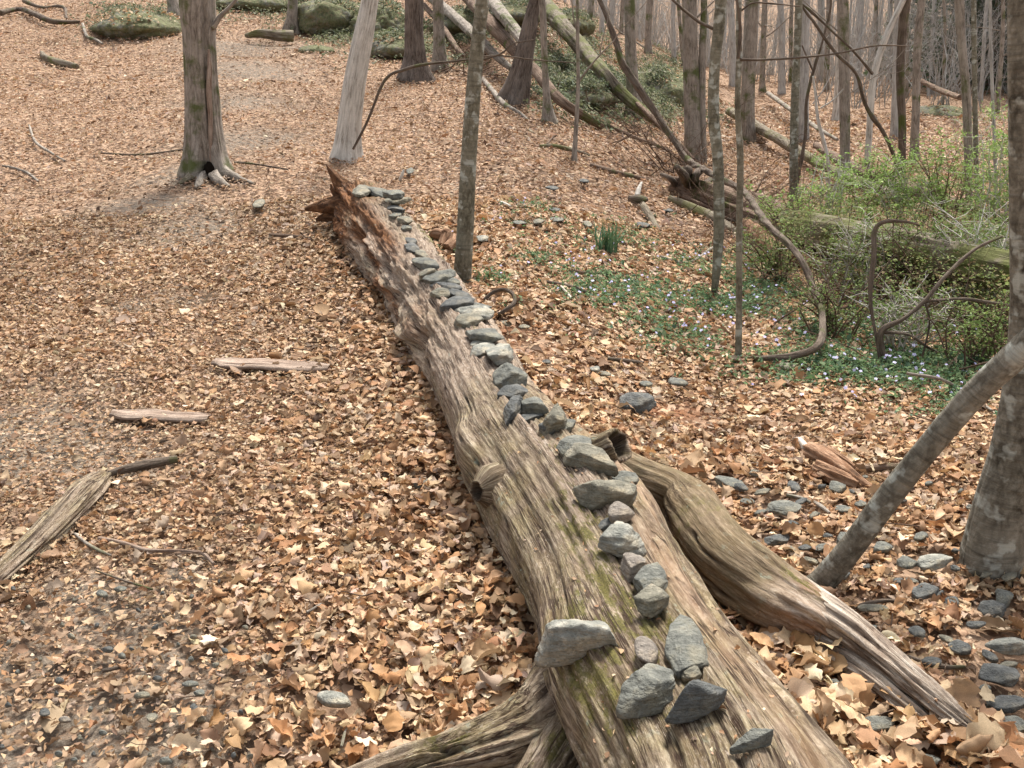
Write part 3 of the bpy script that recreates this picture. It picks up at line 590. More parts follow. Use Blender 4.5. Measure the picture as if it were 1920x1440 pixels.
HS = [
 (c8([(450, 390), (560, 362), (660, 360), (765, 455), (640, 440), (520, 440)]), .05, 's_blue', 'long pointed grey slate with its tip to the right, above the wide lit stone', (0, 0), False),
 (c8([(600, 520), (700, 485), (815, 530), (790, 570), (640, 590)]), .06, 's_pale', 'wide pale stone with dark front, just above the biggest blocky grey stone', (0, 0), False),
 (c8([(640, 640), (700, 615), (850, 640), (905, 700), (905, 770), (760, 800), (660, 780)]), .09, 's_blue', 'biggest blocky grey stone midway in the row, above the dark curved slate', (0, -.25), False),
 (c8([(690, 860), (800, 800), (920, 790), (940, 850), (800, 880)]), .05, 's_slate', 'dark curved slate leaning against the biggest blocky stone', (0, -.1), False),
 (c8([(750, 930), (800, 875), (920, 872), (880, 930), (860, 985), (760, 1000)]), .07, 's_slate', 'dark blue-black block left of the brownish slab in the middle of the row', (0, -.1), False),
 (c8([(850, 930), (950, 880), (1030, 910), (1075, 970), (960, 965), (870, 975)]), .055, 's_blue', 'brownish grey slab resting against the dark blue-black block', (0, 0), False),
 (c8([(820, 1060), (900, 1030), (1040, 1005), (1030, 1025), (860, 1082)]), .022, 's_slate', 'thin flat dark flake lying alone below the brownish slab', (0, 0), False),
 (c8([(1025, 1050), (1080, 990), (1160, 950), (1205, 1000), (1190, 1050), (1080, 1085)]), .08, 's_tan', 'greyish brown upright stone at the right edge of the log above the dark round one', (0, -.2), False),
 (c8([(1130, 1240), (1230, 1170), (1385, 1148), (1400, 1240), (1250, 1270), (1180, 1290)]), .05, 's_blue', 'flat slab half hidden behind the big tan slab beside the hollow stub', (0, 0), False),
 (c5([(950, 160), (1060, 118), (1190, 130), (1290, 200), (1372, 285), (1200, 245), (1000, 215)]), .055, 's_tan', 'big tan slab in front of the hollow branch stub', (0, 0), False),
 (c5([(1015, 445), (1200, 392), (1330, 372), (1470, 380), (1510, 430), (1480, 500), (1200, 540), (1060, 520)]), .06, 's_tan', 'long wedge stone lying where the right limb forks off', (0, -.35), False),
 (c5([(1275, 600), (1310, 560), (1390, 528), (1510, 600), (1420, 655), (1300, 650)]), .05, 's_pink', 'pinkish grey rounded stone just below the long wedge stone', (0, 0), True),
 (c5([(1195, 830), (1260, 765), (1340, 692), (1460, 700), (1545, 790), (1500, 830), (1380, 860), (1280, 850)]), .075, 's_pale', 'speckled pale stone with dark underside just below the pinkish grey rounded stone', (0, 0), False),
 (c5([(1365, 990), (1500, 912), (1548, 960), (1540, 1040), (1440, 1075)]), .05, 's_pink', 'pale pinkish stone touching the blue-grey one below the speckled stone', (0, 0), False),
 (c5([(1470, 1110), (1520, 1040), (1620, 1020), (1740, 1120), (1720, 1160), (1560, 1190)]), .055, 's_blue', 'blue-grey stone between the pale pinkish one and the yellowish pointed one', (0, 0), False),
 (c5([(1492, 1300), (1560, 1240), (1640, 1172), (1700, 1205), (1765, 1280), (1640, 1320), (1545, 1385)]), .06, 's_tan', 'yellowish grey stone with a pointed top and dark right face, above the triangular slab', (0, 0), False),
 (c6([(208, 450), (330, 375), (560, 300), (720, 278), (805, 330), (855, 415), (640, 440), (430, 480), (260, 490)]), .10, 's_pale', 'largest stone, pale topped, perched on the left shoulder of the log', (.0, .03), False),
 (c6([(1002, 500), (1060, 455), (1130, 435), (1188, 470), (1190, 560), (1120, 640), (1020, 620)]), .045, 's_pink', 'pinkish rounded stone right of the largest stone', (0, 0), True),
 (c6([(1345, 262), (1265, 345), (1226, 530), (1265, 600), (1320, 690), (1560, 620), (1562, 555), (1490, 380)]), .038, 's_blue', 'tall smooth triangular blue-grey slab near the base of the log', (0, 0), False),
 (c6([(1100, 664), (990, 712), (900, 800), (872, 872), (960, 905), (1190, 870), (1305, 810), (1260, 700)]), .06, 's_blue', 'blocky grey stone left of the dark block near the base of the log', (0, 0), False),
 (c6([(1430, 770), (1345, 830), (1290, 900), (1450, 900), (1600, 880), (1698, 810), (1640, 742), (1500, 742)]), .075, 's_slate', 'dark block right of the blocky grey stone', (0, 0), False),
 (c6([(1712, 1250), (1790, 1190), (1940, 1145), (2035, 1110), (2020, 1230), (1900, 1240), (1760, 1300)]), .035, 's_blue', 'grey stone lying alone lowest on the log at the bottom of the row', (0, 0), False),
]
for i, (pl, tk, mt, lab, tl, rd) in enumerate(HS):
    pl = np.array(pl); kw = {}
    if 'largest stone, pale' in lab: kw = dict(contact=(1085, 1236), lift=.0, chips=3)
    stone_px('stone', pl, tk, mt, lab, 'log', 424+i if 'largest stone, pale' in lab else 340+i, tilt=tl, rounded=rd, ico=ICO5, group=GR, **kw)
# stones lying on the ground
GS = [
 (625, 1315, 72, 42, 's_pale', 'rounded speckled pale stone alone on the leaves left of the log base', 8, .45, True),
 (1195, 755, 66, 40, 's_slate', 'dark rectangular block on the leaves right of the log by rusty soil', -3, .5, False),
 (792, 906, 38, 22, 's_blue', 'grey stone sunk in the leaves left of the log knot', -5, .3, False),
 (357, 1283, 30, 18, 's_blue', 'upper of two touching grey pebbles on the bare soil at the lower left', 0, .35, True),
 (374, 1298, 22, 14, 's_blue', 'lower of two touching grey pebbles on the bare soil at the lower left', 10, .35, True),
 (267, 1303, 28, 18, 's_tan', 'grey pebble on bare soil left of the two touching pebbles', 0, .4, True),
 (295, 1271, 16, 12, 's_slate', 'tiny dark pebble above the left pebble on bare soil', 0, .4, True),
 (363, 1328, 18, 16, 's_slate', 'dark pebble directly below the two touching pebbles', 0, .4, True),
 (284, 1345, 24, 20, 's_tan', 'olive pebble leaning on a leaf at the lower left', -25, .3, True),
 (120, 1348, 24, 15, 's_pink', 'pinkish pebble at the lower left corner area', 10, .35, True),
 (83, 1337, 20, 18, 's_slate', 'dark round pebble just left of the pinkish pebble', 0, .35, True),
 (310, 1425, 26, 17, 's_blue', 'pebble at the bottom edge left of the root limb', 0, .35, True),
 (202, 1216, 22, 14, 's_slate', 'dark flat pebble on the leaves above the short brown stick', 0, .35, True),
 (225, 1103, 24, 12, 's_blue', 'bluish flake on bare soil below the thin dark twig', 0, .3, False),
 (190, 1112, 22, 12, 's_blue', 'bluish flake left of the other flake on bare soil', 0, .3, False),
 (485, 381, 26, 18, 's_tan', 'pale olive stone on the slope between the left tree and the log end', -25, .3, True),
 (1035, 352, 24, 9, 's_slate', 'small dark flake on the open slope right of the sapling', 5, .4, False),
 (1095, 339, 18, 7, 's_slate', 'smaller dark flake on the open slope, higher and farther right', 5, .4, False),
 (768, 320, 14, 12, 's_blue', 'small grey stone beside the bleached upright chip behind the log end', 0, .4, False),
 (982, 613, 22, 12, 's_tan', 'round olive pebble right of the log near the curved stick', 0, .4, True),
 (950, 606, 20, 11, 's_tan', 'olive pebble left of the other one near the curved stick', 10, .4, True),
 (1270, 718, 38, 20, 's_blue', 'pale grey flat stone above and right of the dark block', 5, .35, False),
 (1213, 720, 24, 13, 's_blue', 'small grey stone just above the dark block', 0, .35, False),
 (1115, 691, 20, 10, 's_pale', 'small pale stone left of the row of flat stones above the dark block', 0, .3, False),
 (1133, 701, 26, 11, 's_tan', 'small tan flat stone right of the small pale one', 8, .3, False),
 (1025, 678, 16, 8, 's_slate', 'tiny dark stone near the right flank of the log', 0, .4, False),
 (1478, 686, 32, 18, 's_tan', 'pale rounded stone beside the end of the looping vine', 0, .35, True),
 (1370, 906, 58, 26, 's_blue', 'grey slab with raised edge, upper stone right of the bent limb', 12, .35, False),
 (1387, 915, 34, 20, 's_slate', 'dark stone under the grey slab with raised edge', 20, .5, False),
 (1403, 940, 30, 15, 's_blue', 'smooth oval grey stone below the dark stone right of the limb', 0, .35, True),
 (1430, 922, 30, 12, 's_tan', 'small brownish stone right of the dark stone', -8, .35, False),
 (1470, 953, 66, 28, 's_blue', 'long flat grey stone right of the bend in the limb', 4, .4, False),
 (1502, 941, 24, 14, 's_slate', 'small dark stone touching the upper right of the long flat stone', -25, .4, False),
 (1455, 1014, 52, 22, 's_slate', 'dark bluish slab close to the upper edge of the limb', -5, .4, False),
 (1509, 1027, 26, 12, 's_slate', 'small dark flake right of the dark bluish slab', 0, .4, False),
 (1570, 914, 30, 24, 's_blue', 'grey stone just below the orange rotten chunk', 0, .4, False),
 (1490, 912, 28, 20, 's_slate', 'thin upright grey flake between the slab and the rotten chunk', 35, .3, False),
 (1580, 955, 30, 16, 's_blue', 'grey stone left of the leaning pole at mid height', 5, .35, False),
 (1590, 1010, 40, 34, 's_blue', 'grey stone touching the leaning pole on its left side', -10, .35, False),
 (1752, 1054, 68, 32, 's_pale', 'pale pinkish long stone left of the big right trunk', -6, .4, False),
 (1700, 1057, 40, 28, 's_blue', 'grey block just left of the pale pinkish long stone', 8, .4, False),
 (1655, 1027, 34, 26, 's_blue', 'grey stone right of the leaning pole', 0, .4, False),
 (1735, 1112, 52, 34, 's_slate', 'dark angular block below the pale pinkish long stone', -12, .35, False),
 (1785, 1128, 28, 24, 's_slate', 'grey stone right of the dark angular block', 0, .35, False),
 (1683, 1090, 20, 16, 's_slate', 'small dark round stone left of the dark angular block', 0, .4, True),
 (1860, 1140, 44, 40, 's_slate', 'dark stone at the foot of the big right trunk', 0, .35, False),
 (1882, 1122, 34, 46, 's_blue', 'grey slab leaning over the dark stone at the foot of the big right trunk', 30, .3, False),
 (1892, 1214, 80, 40, 's_pale', 'pale topped stone with a dark hollow front at the right edge', -4, .5, False),
 (1872, 1268, 78, 48, 's_slate', 'dark rectangular block below the pale topped stone at the right edge', 4, .35, False),
 (1800, 1216, 46, 26, 's_slate', 'blackish stone left of the pale topped stone at the right edge', 12, .35, False),
 (1890, 1320, 70, 36, 's_slate', 'grey slab below the dark rectangular block at the right edge', -8, .3, False),
 (1900, 1362, 80, 50, 's_blue', 'big bluish stone at the right edge near the lower corner', -14, .3, False),
 (1640, 1362, 80, 38, 's_blue', 'olive grey stone in big pale leaves between the log and the shard', -5, .35, False),
 (1735, 1425, 60, 24, 's_blue', 'grey flat stone at the bottom edge right of the log', 4, .3, False),
 (1357, 1146, 52, 34, 's_blue', 'grey stone tucked under the bent limb', -10, .35, False),
 (1290, 1045, 26, 30, 's_slate', 'dark stone in the gap between the log and the limb', 30, .35, False),
 (1635, 1140, 60, 16, 's_tan', 'flat olive stone right of the pale shard', 4, .35, False),
 (1585, 725, 0, 0, '', '', 0, 0, 0),
 (905, 447, 22, 14, 's_pale', 'pale stone on the slope right of the sapling trunk', 0, .4, False),
 (975, 418, 26, 10, 's_blue', 'bluish stone lying in a loose line above the grass clump, leftmost', 5, .35, False),
 (1010, 415, 20, 12, 's_tan', 'tan stone lying in a loose line above the grass clump', 0, .4, False),
 (1045, 412, 26, 10, 's_blue', 'grey stone in the loose line directly above and left of the grass clump', 6, .35, False),
 (1101, 420, 20, 14, 's_tan', 'small upright stone just left of the grass clump', 30, .3, False),
 (1205, 422, 28, 12, 's_slate', 'grey stone left of the short mossy log piece', 5, .35, False),
 (1040, 393, 18, 8, 's_slate', 'tiny dark stone above the loose line of stones', 0, .4, False),
 (1252, 395, 20, 8, 's_slate', 'small dark stone right of the short mossy log piece', 0, .4, False),
]
for i, (cx, cy, ww, hh, mt, lab, rot_, tk, rd) in enumerate(GS):
    if ww: bbox_stone(cx, cy, ww*1.1, hh*1.15, mt, lab, 'ground', rot_, tk, 400+i, rounded=rd, ico=ICO4 if ww > 40 else ICO3, group='stones lying on the forest floor')
ANCH = [(1470, 953, 'the long flat grey stone'), (1752, 1054, 'the pale pinkish long stone'), (1892, 1214, 'the pale topped stone at the right edge'), (1872, 1268, 'the dark rectangular block at the right edge'), (1640, 1362, 'the olive stone in pale leaves'), (1635, 1140, 'the flat olive stone by the shard'),
        (1850, 1040, 'the foot of the big right trunk'), (1370, 906, 'the grey slab with raised edge'), (1570, 914, 'the orange rotten chunk'), (1700, 980, 'the leaning pole on its right side'), (1820, 1385, 'the tip of the pale shard'), (625, 1315, 'the rounded speckled stone'), (360, 1290, 'the two touching pebbles'), (284, 1345, 'the olive pebble leaning on a leaf'), (120, 1348, 'the pinkish pebble'), (212, 1254, 'the short brown stick'), (230, 1085, 'the thin dark twig on bare soil'), (310, 1425, 'the bottom edge pebble left of the root'), (20, 1200, 'the lower left edge'), (420, 1180, 'the bare soil patch at lower left centre')]
def near_label(kind, px, py):
    a = min(ANCH, key=lambda q: (q[0]-px)**2+(q[1]-py)**2); dx, dy = px-a[0], py-a[1]
    w = ('just ' if dx*dx+dy*dy < 45**2 else '') + ('left of' if dx < 0 else 'right of') if abs(dx) > abs(dy) else ('just ' if dx*dx+dy*dy < 45**2 else '') + ('above' if dy < 0 else 'below')
    return f'{kind} {w} {a[2]}'
k = 0; GSxy = [(g_[0], g_[1]) for g_ in GS]
while k < 60:      # smaller stones scattered through the leaves on the right
    px, py = random.uniform(1340, 1920), random.uniform(880, 1440)
    if py > 1160+(px-1560)*.75 and px < 1830 and py < 1160+(px-1560)*.75+110: continue
    if py > 960+(px-1250)*.7-20 and px < 1580 and py < 1210: continue
    if px < 1560 and py > 1200: continue
    if min((px-a)**2+(py-b)**2 for a, b in GSxy) < 26**2: continue
    GSxy.append((px, py)); ww = random.uniform(16, 38)*(py/1100)
    bbox_stone(px, py, ww, ww*random.uniform(.4, .65), random.choice(['s_blue', 's_slate', 's_slate', 's_blue', 's_tan']), near_label('small grey stone', px, py), 'ground', random.uniform(-35, 35), .35, 900+k, ico=ICO3, group='small stones scattered right of the limb'); k += 1
k = 0
while k < 46:      # pebbles along the trodden soil at the left
    px, py = random.uniform(0, 470), random.uniform(1080, 1440)
    if min((px-a)**2+(py-b)**2 for a, b in GSxy) < 22**2: continue
    GSxy.append((px, py)); ww = random.uniform(8, 20)*(py/1250)
    bbox_stone(px, py, ww, ww*random.uniform(.45, .7), random.choice(['s_blue', 's_slate', 's_tan']), near_label('tiny grey pebble', px, py), 'ground', random.uniform(-35, 35), .3, 1000+k, rounded=True, ico=ICO3, group='pebbles trodden into the lower left soil'); k += 1

# ------------------------------------------------------------------ trees
C0 = C
MAT['b_mossd'] = bark('dark_mossy_log_bark', (.03, .022, .016), (.12, .095, .065), (.27, .23, .18), 30, .15, .45, (.10, .11, .03))
def bare_limbs(start, n, seed, length=1.6, r0=.02, up=.5, depth=2, seg=5, sides=5, spread=1.):
    r = np.random.default_rng(seed); out = []
    def grow(p, d, L, rad, lev):
        k = seg + 2; pts = [(*p, rad)]; q = np.array(p, float); dd = np.array(d, float); br = []
        for i in range(k):
            dd = dd + r.normal(0, .16, 3) + np.array([0, 0, .05*up]); dd /= np.linalg.norm(dd); q = q + dd*L/k
            pts.append((*q, rad*(1-(i+1)/(k+.6)))); br.append((q.copy(), dd.copy(), rad*(1-(i+1)/(k+.6))))
        V, F, g, *_ = tube(np.array(pts), k+3, sides, caps=False); out.append((V, F, g))
        if lev > 0:
            for c in range(r.integers(2, 5)):
                q, dd, rd = br[r.integers(1, k)]; nd = dd + r.normal(0, .55, 3)*spread; nd /= np.linalg.norm(nd); grow(q, nd, L*r.uniform(.35, .65), max(rd*.65, .0022), lev-1)
    for p, d, rad in start: grow(p, d, length*r.uniform(.6, 1.3), rad, depth)
    return merge(out)
def tree(pts, mat, label, cat='tree', base_y=None, flare=.5, top=6.5, n=110, m=40, seed=1, crown=(3, 2.4), name='tree', group=None, low=(), bump=.075, wound=None, lobes=3, sink=.12, dy=0, parts_extra=None, sprd=1.):
    """pts: (px, py, width px) from the base up, all in the upright plane through the base"""
    if base_y is None: b = G(pts[0][0], pts[0][1]); y0 = b[1]
    else:
        r = ray(pts[0][0], pts[0][1]); y0 = base_y; b = CAMP + r*(y0/r[1]); b[2] = terrain(b[0], b[1])
    rows = []
    for i, (px, py, wpx) in enumerate(pts):
        r = ray(px, py); t = (y0+dy*i)/r[1]; p = CAMP + r*t; rows.append((*p, max(wpx*t/FPX/2, .006)))
    if base_y is not None: rows[0] = (b[0], b[1], b[2], rows[0][3])
    f = rows[0]; rows.insert(0, (f[0], f[1], f[2]-sink, f[3]))
    l, k = np.array(rows[-1]), np.array(rows[-2]); dvec = (l[:3]-k[:3]); dvec /= np.linalg.norm(dvec)
    while rows[-1][2] < top:
        q = np.array(rows[-1]); dvec = dvec + np.array([random.uniform(-.05, .05), random.uniform(-.05, .05), .05]); dvec /= np.linalg.norm(dvec)
        rows.append((*(q[:3]+dvec*1.3), max(q[3]*.86, .004)))
    rr0 = rows[1][3]
    def disp(s, t, r):
        x, y = np.cos(t), np.sin(t); hh = np.clip(s-sink, 0, None)
        fl = flare*np.exp(-hh/(rr0*1.5))*(1+.5*np.cos(lobes*t+seed)+.3*np.cos((lobes+2)*t+2*seed))
        q = r*(1+fl+bump*noise(x*2, y*2, s*1.5, seed)+bump*.7*noise(x*5, y*5, s*2.5, seed+1)+bump*.5*noise(x*12, y*12, s*3, seed+2))
        return wound(s, t, q) if wound else q
    V, F, g, s, t = tube(np.array(rows), n, m, disp)
    root = thing(name, (b[0], b[1], b[2]), label, cat, group)
    mesh_obj('trunk', V, F, MAT[mat], root, attrs={'gc': g+np.array([seed*1.3 % 7, 0, 0])})
    R = np.array(rows); st = []
    r_ = np.random.default_rng(seed+77)
    for i in range(crown[0]):
        z = r_.uniform(crown[1], top); j = np.searchsorted(R[:, 2], z); j = min(max(j, 1), len(R)-1); a = (z-R[j-1, 2])/(R[j, 2]-R[j-1, 2]+1e-6); p = R[j-1]*(1-a)+R[j]*a
        an = r_.uniform(0, 2*PI); st.append((p[:3], np.array([math.cos(an), math.sin(an), r_.uniform(.1, 1)]), p[3]*.32))
    for px, py, dx, dyy, dz, rad in low:
        r = ray(px, py); p = CAMP + r*(y0/r[1]); st.append((p, np.array([dx, dyy, dz]), rad))
    if st:
        V, F, g = bare_limbs(st, 0, seed+5, length=1.5*sprd, spread=.9); mesh_obj('crown', V, F, MAT['b_far' if mat == 'b_far' else 'b_vine' if mat in ('b_ridge', 'b_olive') else 'b_grey'], root, attrs={'gc': g})
    return root, rows, y0

def limb_px(name, root, pts, y0, mat, dys=None, n=40, m=10):
    """a branch of a thing through pixels, in the plane y0 (+ dys each)"""
    rows = []
    for i, (px, py, wpx) in enumerate(pts):
        yy = y0 + (dys[i] if dys else 0); r = ray(px, py); t = yy/r[1]; rows.append((*(CAMP+r*t), wpx*t/FPX/2))
    V, F, g, *_ = tube(np.array(rows), n, m, lambda s, t, r: r*(1+.12*noise(np.cos(t)*2, np.sin(t)*2, s*8, 5)))
    return mesh_obj(name, V, F, MAT[mat], root, attrs={'gc': g})

# left tree with a long split wound
def wound1(s, t, r):
    a = np.abs((t-W0+PI) % (2*PI)-PI); k = np.exp(-(a/.13)**2)*sstep(.3, .5, s)*(1-sstep(1.45, 1.75, s)); e = np.exp(-((a-.24)/.08)**2)*sstep(.3, .5, s)*(1-sstep(1.45, 1.8, s))
    hol = np.exp(-(np.abs((t-W0+.42+PI) % (2*PI)-PI)/.38)**2)*np.exp(-((s-.12)/.16)**2)
    return r*(1-.20*k+.07*e-.5*hol)
W0 = 0.0
def facing(rows, y0, px_off=0.):       # tube angle that faces the camera
    Cx = cr(np.array(rows), 50)[:, :3]; T, U, B = frames(Cx); v = CAMP-Cx[12]; v /= np.linalg.norm(v)
    v = v + np.array([px_off, 0, 0]); return math.atan2(v@B[12], v@U[12])
_pts = [(389, 325, 66), (383, 250, 62), (378, 160, 60), (374, 70, 60), (371, 0, 66)]
b = G(389, 325); rows_ = [(*(CAMP+ray(px, py)*(b[1]/ray(px, py)[1])), .1) for px, py, w_ in _pts]; rows_.insert(0, (rows_[0][0], rows_[0][1], rows_[0][2]-.12, .1))
W0 = facing(rows_, b[1], .42)
r1, rows1, y1 = tree(_pts, 'b_grey', 'stout grey-brown tree on the left with a long split wound down its trunk', flare=.5, lobes=5, n=260, m=150, seed=3, wound=wound1, crown=(4, 3.4))
limb_px('branch', r1, [(398, 52, 13), (412, 32, 9), (430, 14, 7), (452, -12, 5)], y1-.05, 'b_grey')
limb_px('wood_strip', r1, [(391, 92, 3), (393, 130, 9), (392, 170, 10), (394, 220, 9), (395, 270, 9), (397, 305, 8)], y1-.125, 'b_plank', n=70, m=14)['label'] = 'pale bare wood inside the split wound'
for a, (q, wv, rt) in enumerate([([(372, 322), (352, 336), (335, 345)], (26, 16, 5), 0), ([(412, 318), (440, 332), (478, 345)], (26, 15, 5), 1), ([(402, 330), (418, 345), (432, 350)], (22, 14, 5), 2), ([(380, 330), (372, 346), (366, 352)], (20, 12, 4), 3)]):
    P = gpath([(x, y, w_/2, .01) for (x, y), w_ in zip(q, wv)], .35); V, F, g, *_ = tube(P, 40, 18, lambda s, t, r: r*(1+.25*noise(np.cos(t)*2, np.sin(t)*2, s*9, 8))); mesh_obj('root', V, F, MAT['b_moss' if rt == 0 else 'b_grey'], r1, attrs={'gc': g})
mh_ = M('painted_hollow_shade', 1., 0.); mh_.col((.012, .009, .007)); MAT['hollow'] = mh_.m  # near-black for a solid lump: the hollow's inner shade put into its colour
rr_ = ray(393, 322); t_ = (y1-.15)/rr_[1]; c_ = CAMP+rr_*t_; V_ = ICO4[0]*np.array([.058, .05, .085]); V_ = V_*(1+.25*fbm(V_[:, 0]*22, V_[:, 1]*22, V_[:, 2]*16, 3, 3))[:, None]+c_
mesh_obj('hollow', V_, ICO4[1], MAT['hollow'], r1)['label'] = 'near-black lump painted as shade of the hollow at the foot of the trunk'
# pale leaning tree
r2, _, y2 = tree([(650, 298, 42), (654, 240, 39), (662, 175, 40), (673, 110, 38), (685, 50, 35), (694, 0, 31), (702, -40, 30)], 'b_pale', 'pale smooth-barked tree leaning right above the rotten end of the log', flare=.42, lobes=2, n=170, m=80, seed=5, crown=(3, 3.6))
limb_px('branch', r2, [(662, 280, 4), (690, 225, 5), (722, 150, 6), (760, 130, 6), (800, 120, 5), (870, 113, 4), (930, 104, 3), (1000, 112, 2.5), (1080, 118, 2)], y2-.15, 'b_vine', n=80, m=8)['label'] = 'thin bent shoot arching right from the foot'
tree([(778, 150, 44), (778, 100, 34), (776, 50, 32), (776, 0, 33)], 'b_ridge', 'dark reddish tree with deeply ridged bark on the slope', flare=.55, n=100, m=70, seed=7, crown=(2, 4.5), top=8)
tree([(826, 130, 24), (823, 70, 21), (821, 0, 20)], 'b_grey', 'grey slim tree just right of the dark ridged tree', flare=.6, n=60, m=30, seed=8, crown=(2, 4.5), top=8)
r5, _, y5 = tree([(866, 538, 33), (872, 440, 32), (877, 330, 30), (884, 220, 29), (892, 120, 27), (900, 40, 25), (906, -20, 25)], 'b_olive', 'straight smooth olive-green sapling growing right beside the log', flare=.16, n=180, m=60, seed=9, crown=(2, 3.4), bump=.02, top=6)
limb_px('branch', r5, [(905, 112, 4), (940, 100, 4), (962, 82, 3), (1000, 75, 2)], y5+.1, 'b_vine', n=30, m=6)
tree([(962, 195, 46), (975, 140, 38), (985, 90, 33), (995, 40, 26), (1004, 0, 22)], 'b_ridge', 'dark ridged tree leaning right in front of the fallen trunks on the slope', flare=.45, n=90, m=60, seed=10, crown=(2, 4.5), top=8)
tree([(1030, 230, 22), (1024, 170, 13), (1020, 80, 12), (1016, 0, 13)], 'b_grey', 'thin grey tree right of the leaning dark one', flare=.5, n=60, m=24, seed=11, crown=(2, 3.5))
tree([(1076, 305, 10), (1080, 240, 8), (1084, 160, 7), (1083, 80, 7), (1082, 0, 6)], 'b_grey', 'very thin forked sapling on the open slope', flare=.3, n=60, m=12, seed=12, crown=(1, 3), low=[(1086, 152, .6, -.2, .9, .012), (1082, 60, -.3, .1, .9, .008)], sprd=.8)
tree([(1188, 218, 28), (1185, 150, 22), (1181, 70, 21), (1180, 0, 20)], 'b_grey', 'grey tree with a mossy foot where the mossy log ends', flare=.45, n=80, m=40, seed=13, crown=(2, 5), top=8)
tree([(1300, 300, 32), (1298, 200, 29), (1295, 100, 28), (1293, 0, 27)], 'b_grey', 'stout grey trunk with dark woodpecker holes above the hollow root end', flare=.15, n=110, m=60, seed=14, crown=(3, 4), top=8, low=[(1300, 40, .7, -.2, .6, .012)])
tree([(1318, 306, 15), (1316, 200, 14), (1317, 100, 13), (1320, 0, 12)], 'b_grey', 'slimmer trunk standing close against the stout one with holes', flare=.2, n=60, m=24, seed=15, crown=(2, 4), top=8)
tree([(1339, 552, 12), (1344, 500, 16), (1348, 420, 20), (1346, 300, 20), (1338, 220, 21), (1340, 120, 20), (1352, 0, 21)], 'b_olive', 'sinuous brown-green young tree narrowing to its foot in the periwinkle', flare=.05, n=140, m=36, seed=16, crown=(3, 3), bump=.06, low=[(1350, 60, -.8, -.1, .5, .012)])
tree([(1400, 262, 30), (1402, 180, 25), (1406, 90, 25), (1410, 0, 25)], 'b_grey', 'grey tree behind the thin pale-green trunk, a dark mossy log end at its foot', flare=.25, n=70, m=40, seed=17, crown=(3, 4.5), top=9)
r13, _, y13 = tree([(1384, 676, 13), (1386, 560, 12), (1386, 430, 12), (1388, 300, 13), (1383, 200, 11), (1386, 100, 11), (1386, 0, 10)], 'b_olive', 'thin straight pale-green sapling rising where the looping vine touches the ground', flare=.1, n=120, m=24, seed=18, crown=(2, 2.8), bump=.03, top=5)
limb_px('branch', r13, [(1388, 112, 5), (1430, 112, 4), (1500, 108, 4), (1570, 100, 3.5), (1640, 86, 3), (1700, 86, 2)], y13-.02, 'b_vine', n=60, m=8)
limb_px('branch', r13, [(1384, 110, 7), (1388, 60, 6), (1384, 15, 5), (1376, -20, 5)], y13-.03, 'b_vine', n=30, m=8)
limb_px('branch', r13, [(1390, 20, 4), (1410, 6, 3), (1440, 6, 3), (1500, 12, 2)], y13, 'b_vine', n=30, m=8)
tree([(1488, 385, 15), (1488, 300, 16), (1490, 200, 16), (1494, 100, 14), (1498, 0, 14)], 'b_olive', 'greenish slim trunk whose foot is hidden by fresh green leaves', flare=.1, n=80, m=28, seed=19, crown=(2, 3.2), bump=.05)
tree([(1504, 262, 22), (1507, 130, 19), (1510, 0, 18)], 'b_far', 'grey straight tree behind the greenish slim trunk', flare=.2, n=50, m=28, seed=20, crown=(2, 5), top=9)
tree([(1567, 228, 14), (1571, 150, 11), (1573, 95, 9), (1574, 60, 6)], 'b_pale', 'tan barkless snag standing beside the straight grey trunk', flare=.35, n=50, m=24, seed=21, crown=(0, 3), top=2.2, cat='dead tree', name='snag')
tree([(1584, 345, 19), (1584, 250, 19), (1583, 130, 20), (1580, 0, 21)], 'b_grey', 'straight grey trunk standing in the middle of the right side woods', flare=.15, n=100, m=40, seed=22, crown=(3, 3), bump=.03, low=[(1584, 180, .8, .1, .3, .008), (1583, 70, -.7, .1, .6, .01)])
tree([(1624, 335, 12), (1630, 250, 12), (1636, 160, 13), (1650, 100, 12), (1672, 45, 11), (1694, 0, 10)], 'b_pale', 'slender pale tree curving to the right near its top', flare=.1, n=90, m=24, seed=23, crown=(2, 3), bump=.05)
tree([(1679, 258, 18), (1680, 150, 13), (1684, 0, 13)], 'b_far', 'far brown trunk behind the knotty dark one', flare=.25, n=40, m=20, seed=24, crown=(2, 4.5), top=8)
tree([(1690, 330, 14), (1692, 240, 14), (1688, 150, 14), (1692, 60, 15), (1700, 0, 16)], 'b_vine', 'knotty dark trunk with bark lumps beyond the shrubs', flare=.1, n=90, m=28, seed=25, crown=(2, 3.3), bump=.12)
tree([(1713, 302, 17), (1717, 200, 14), (1720, 100, 14), (1728, 0, 13)], 'b_grey', 'lumpy pale grey trunk right of the knotty dark one', flare=.25, n=90, m=28, seed=26, crown=(2, 3.3), bump=.10)
tree([(1818, 410, 13), (1815, 300, 14), (1812, 180, 16), (1804, 90, 15), (1799, 0, 17)], 'b_grey', 'streaked grey trunk near the right edge rising through green leaves', flare=.1, n=90, m=28, seed=27, crown=(3, 3.2), bump=.06)
tree([(1832, 380, 8), (1828, 200, 9), (1826, 0, 9)], 'b_olive', 'thin olive trunk immediately right of the streaked grey one', flare=.1, n=50, m=16, seed=28, crown=(2, 3))
tree([(1868, 400, 7), (1864, 250, 6), (1858, 100, 6), (1856, 0, 6)], 'b_far', 'very thin pale sapling left of the big right trunk', flare=.1, n=50, m=12, seed=29, crown=(2, 3))
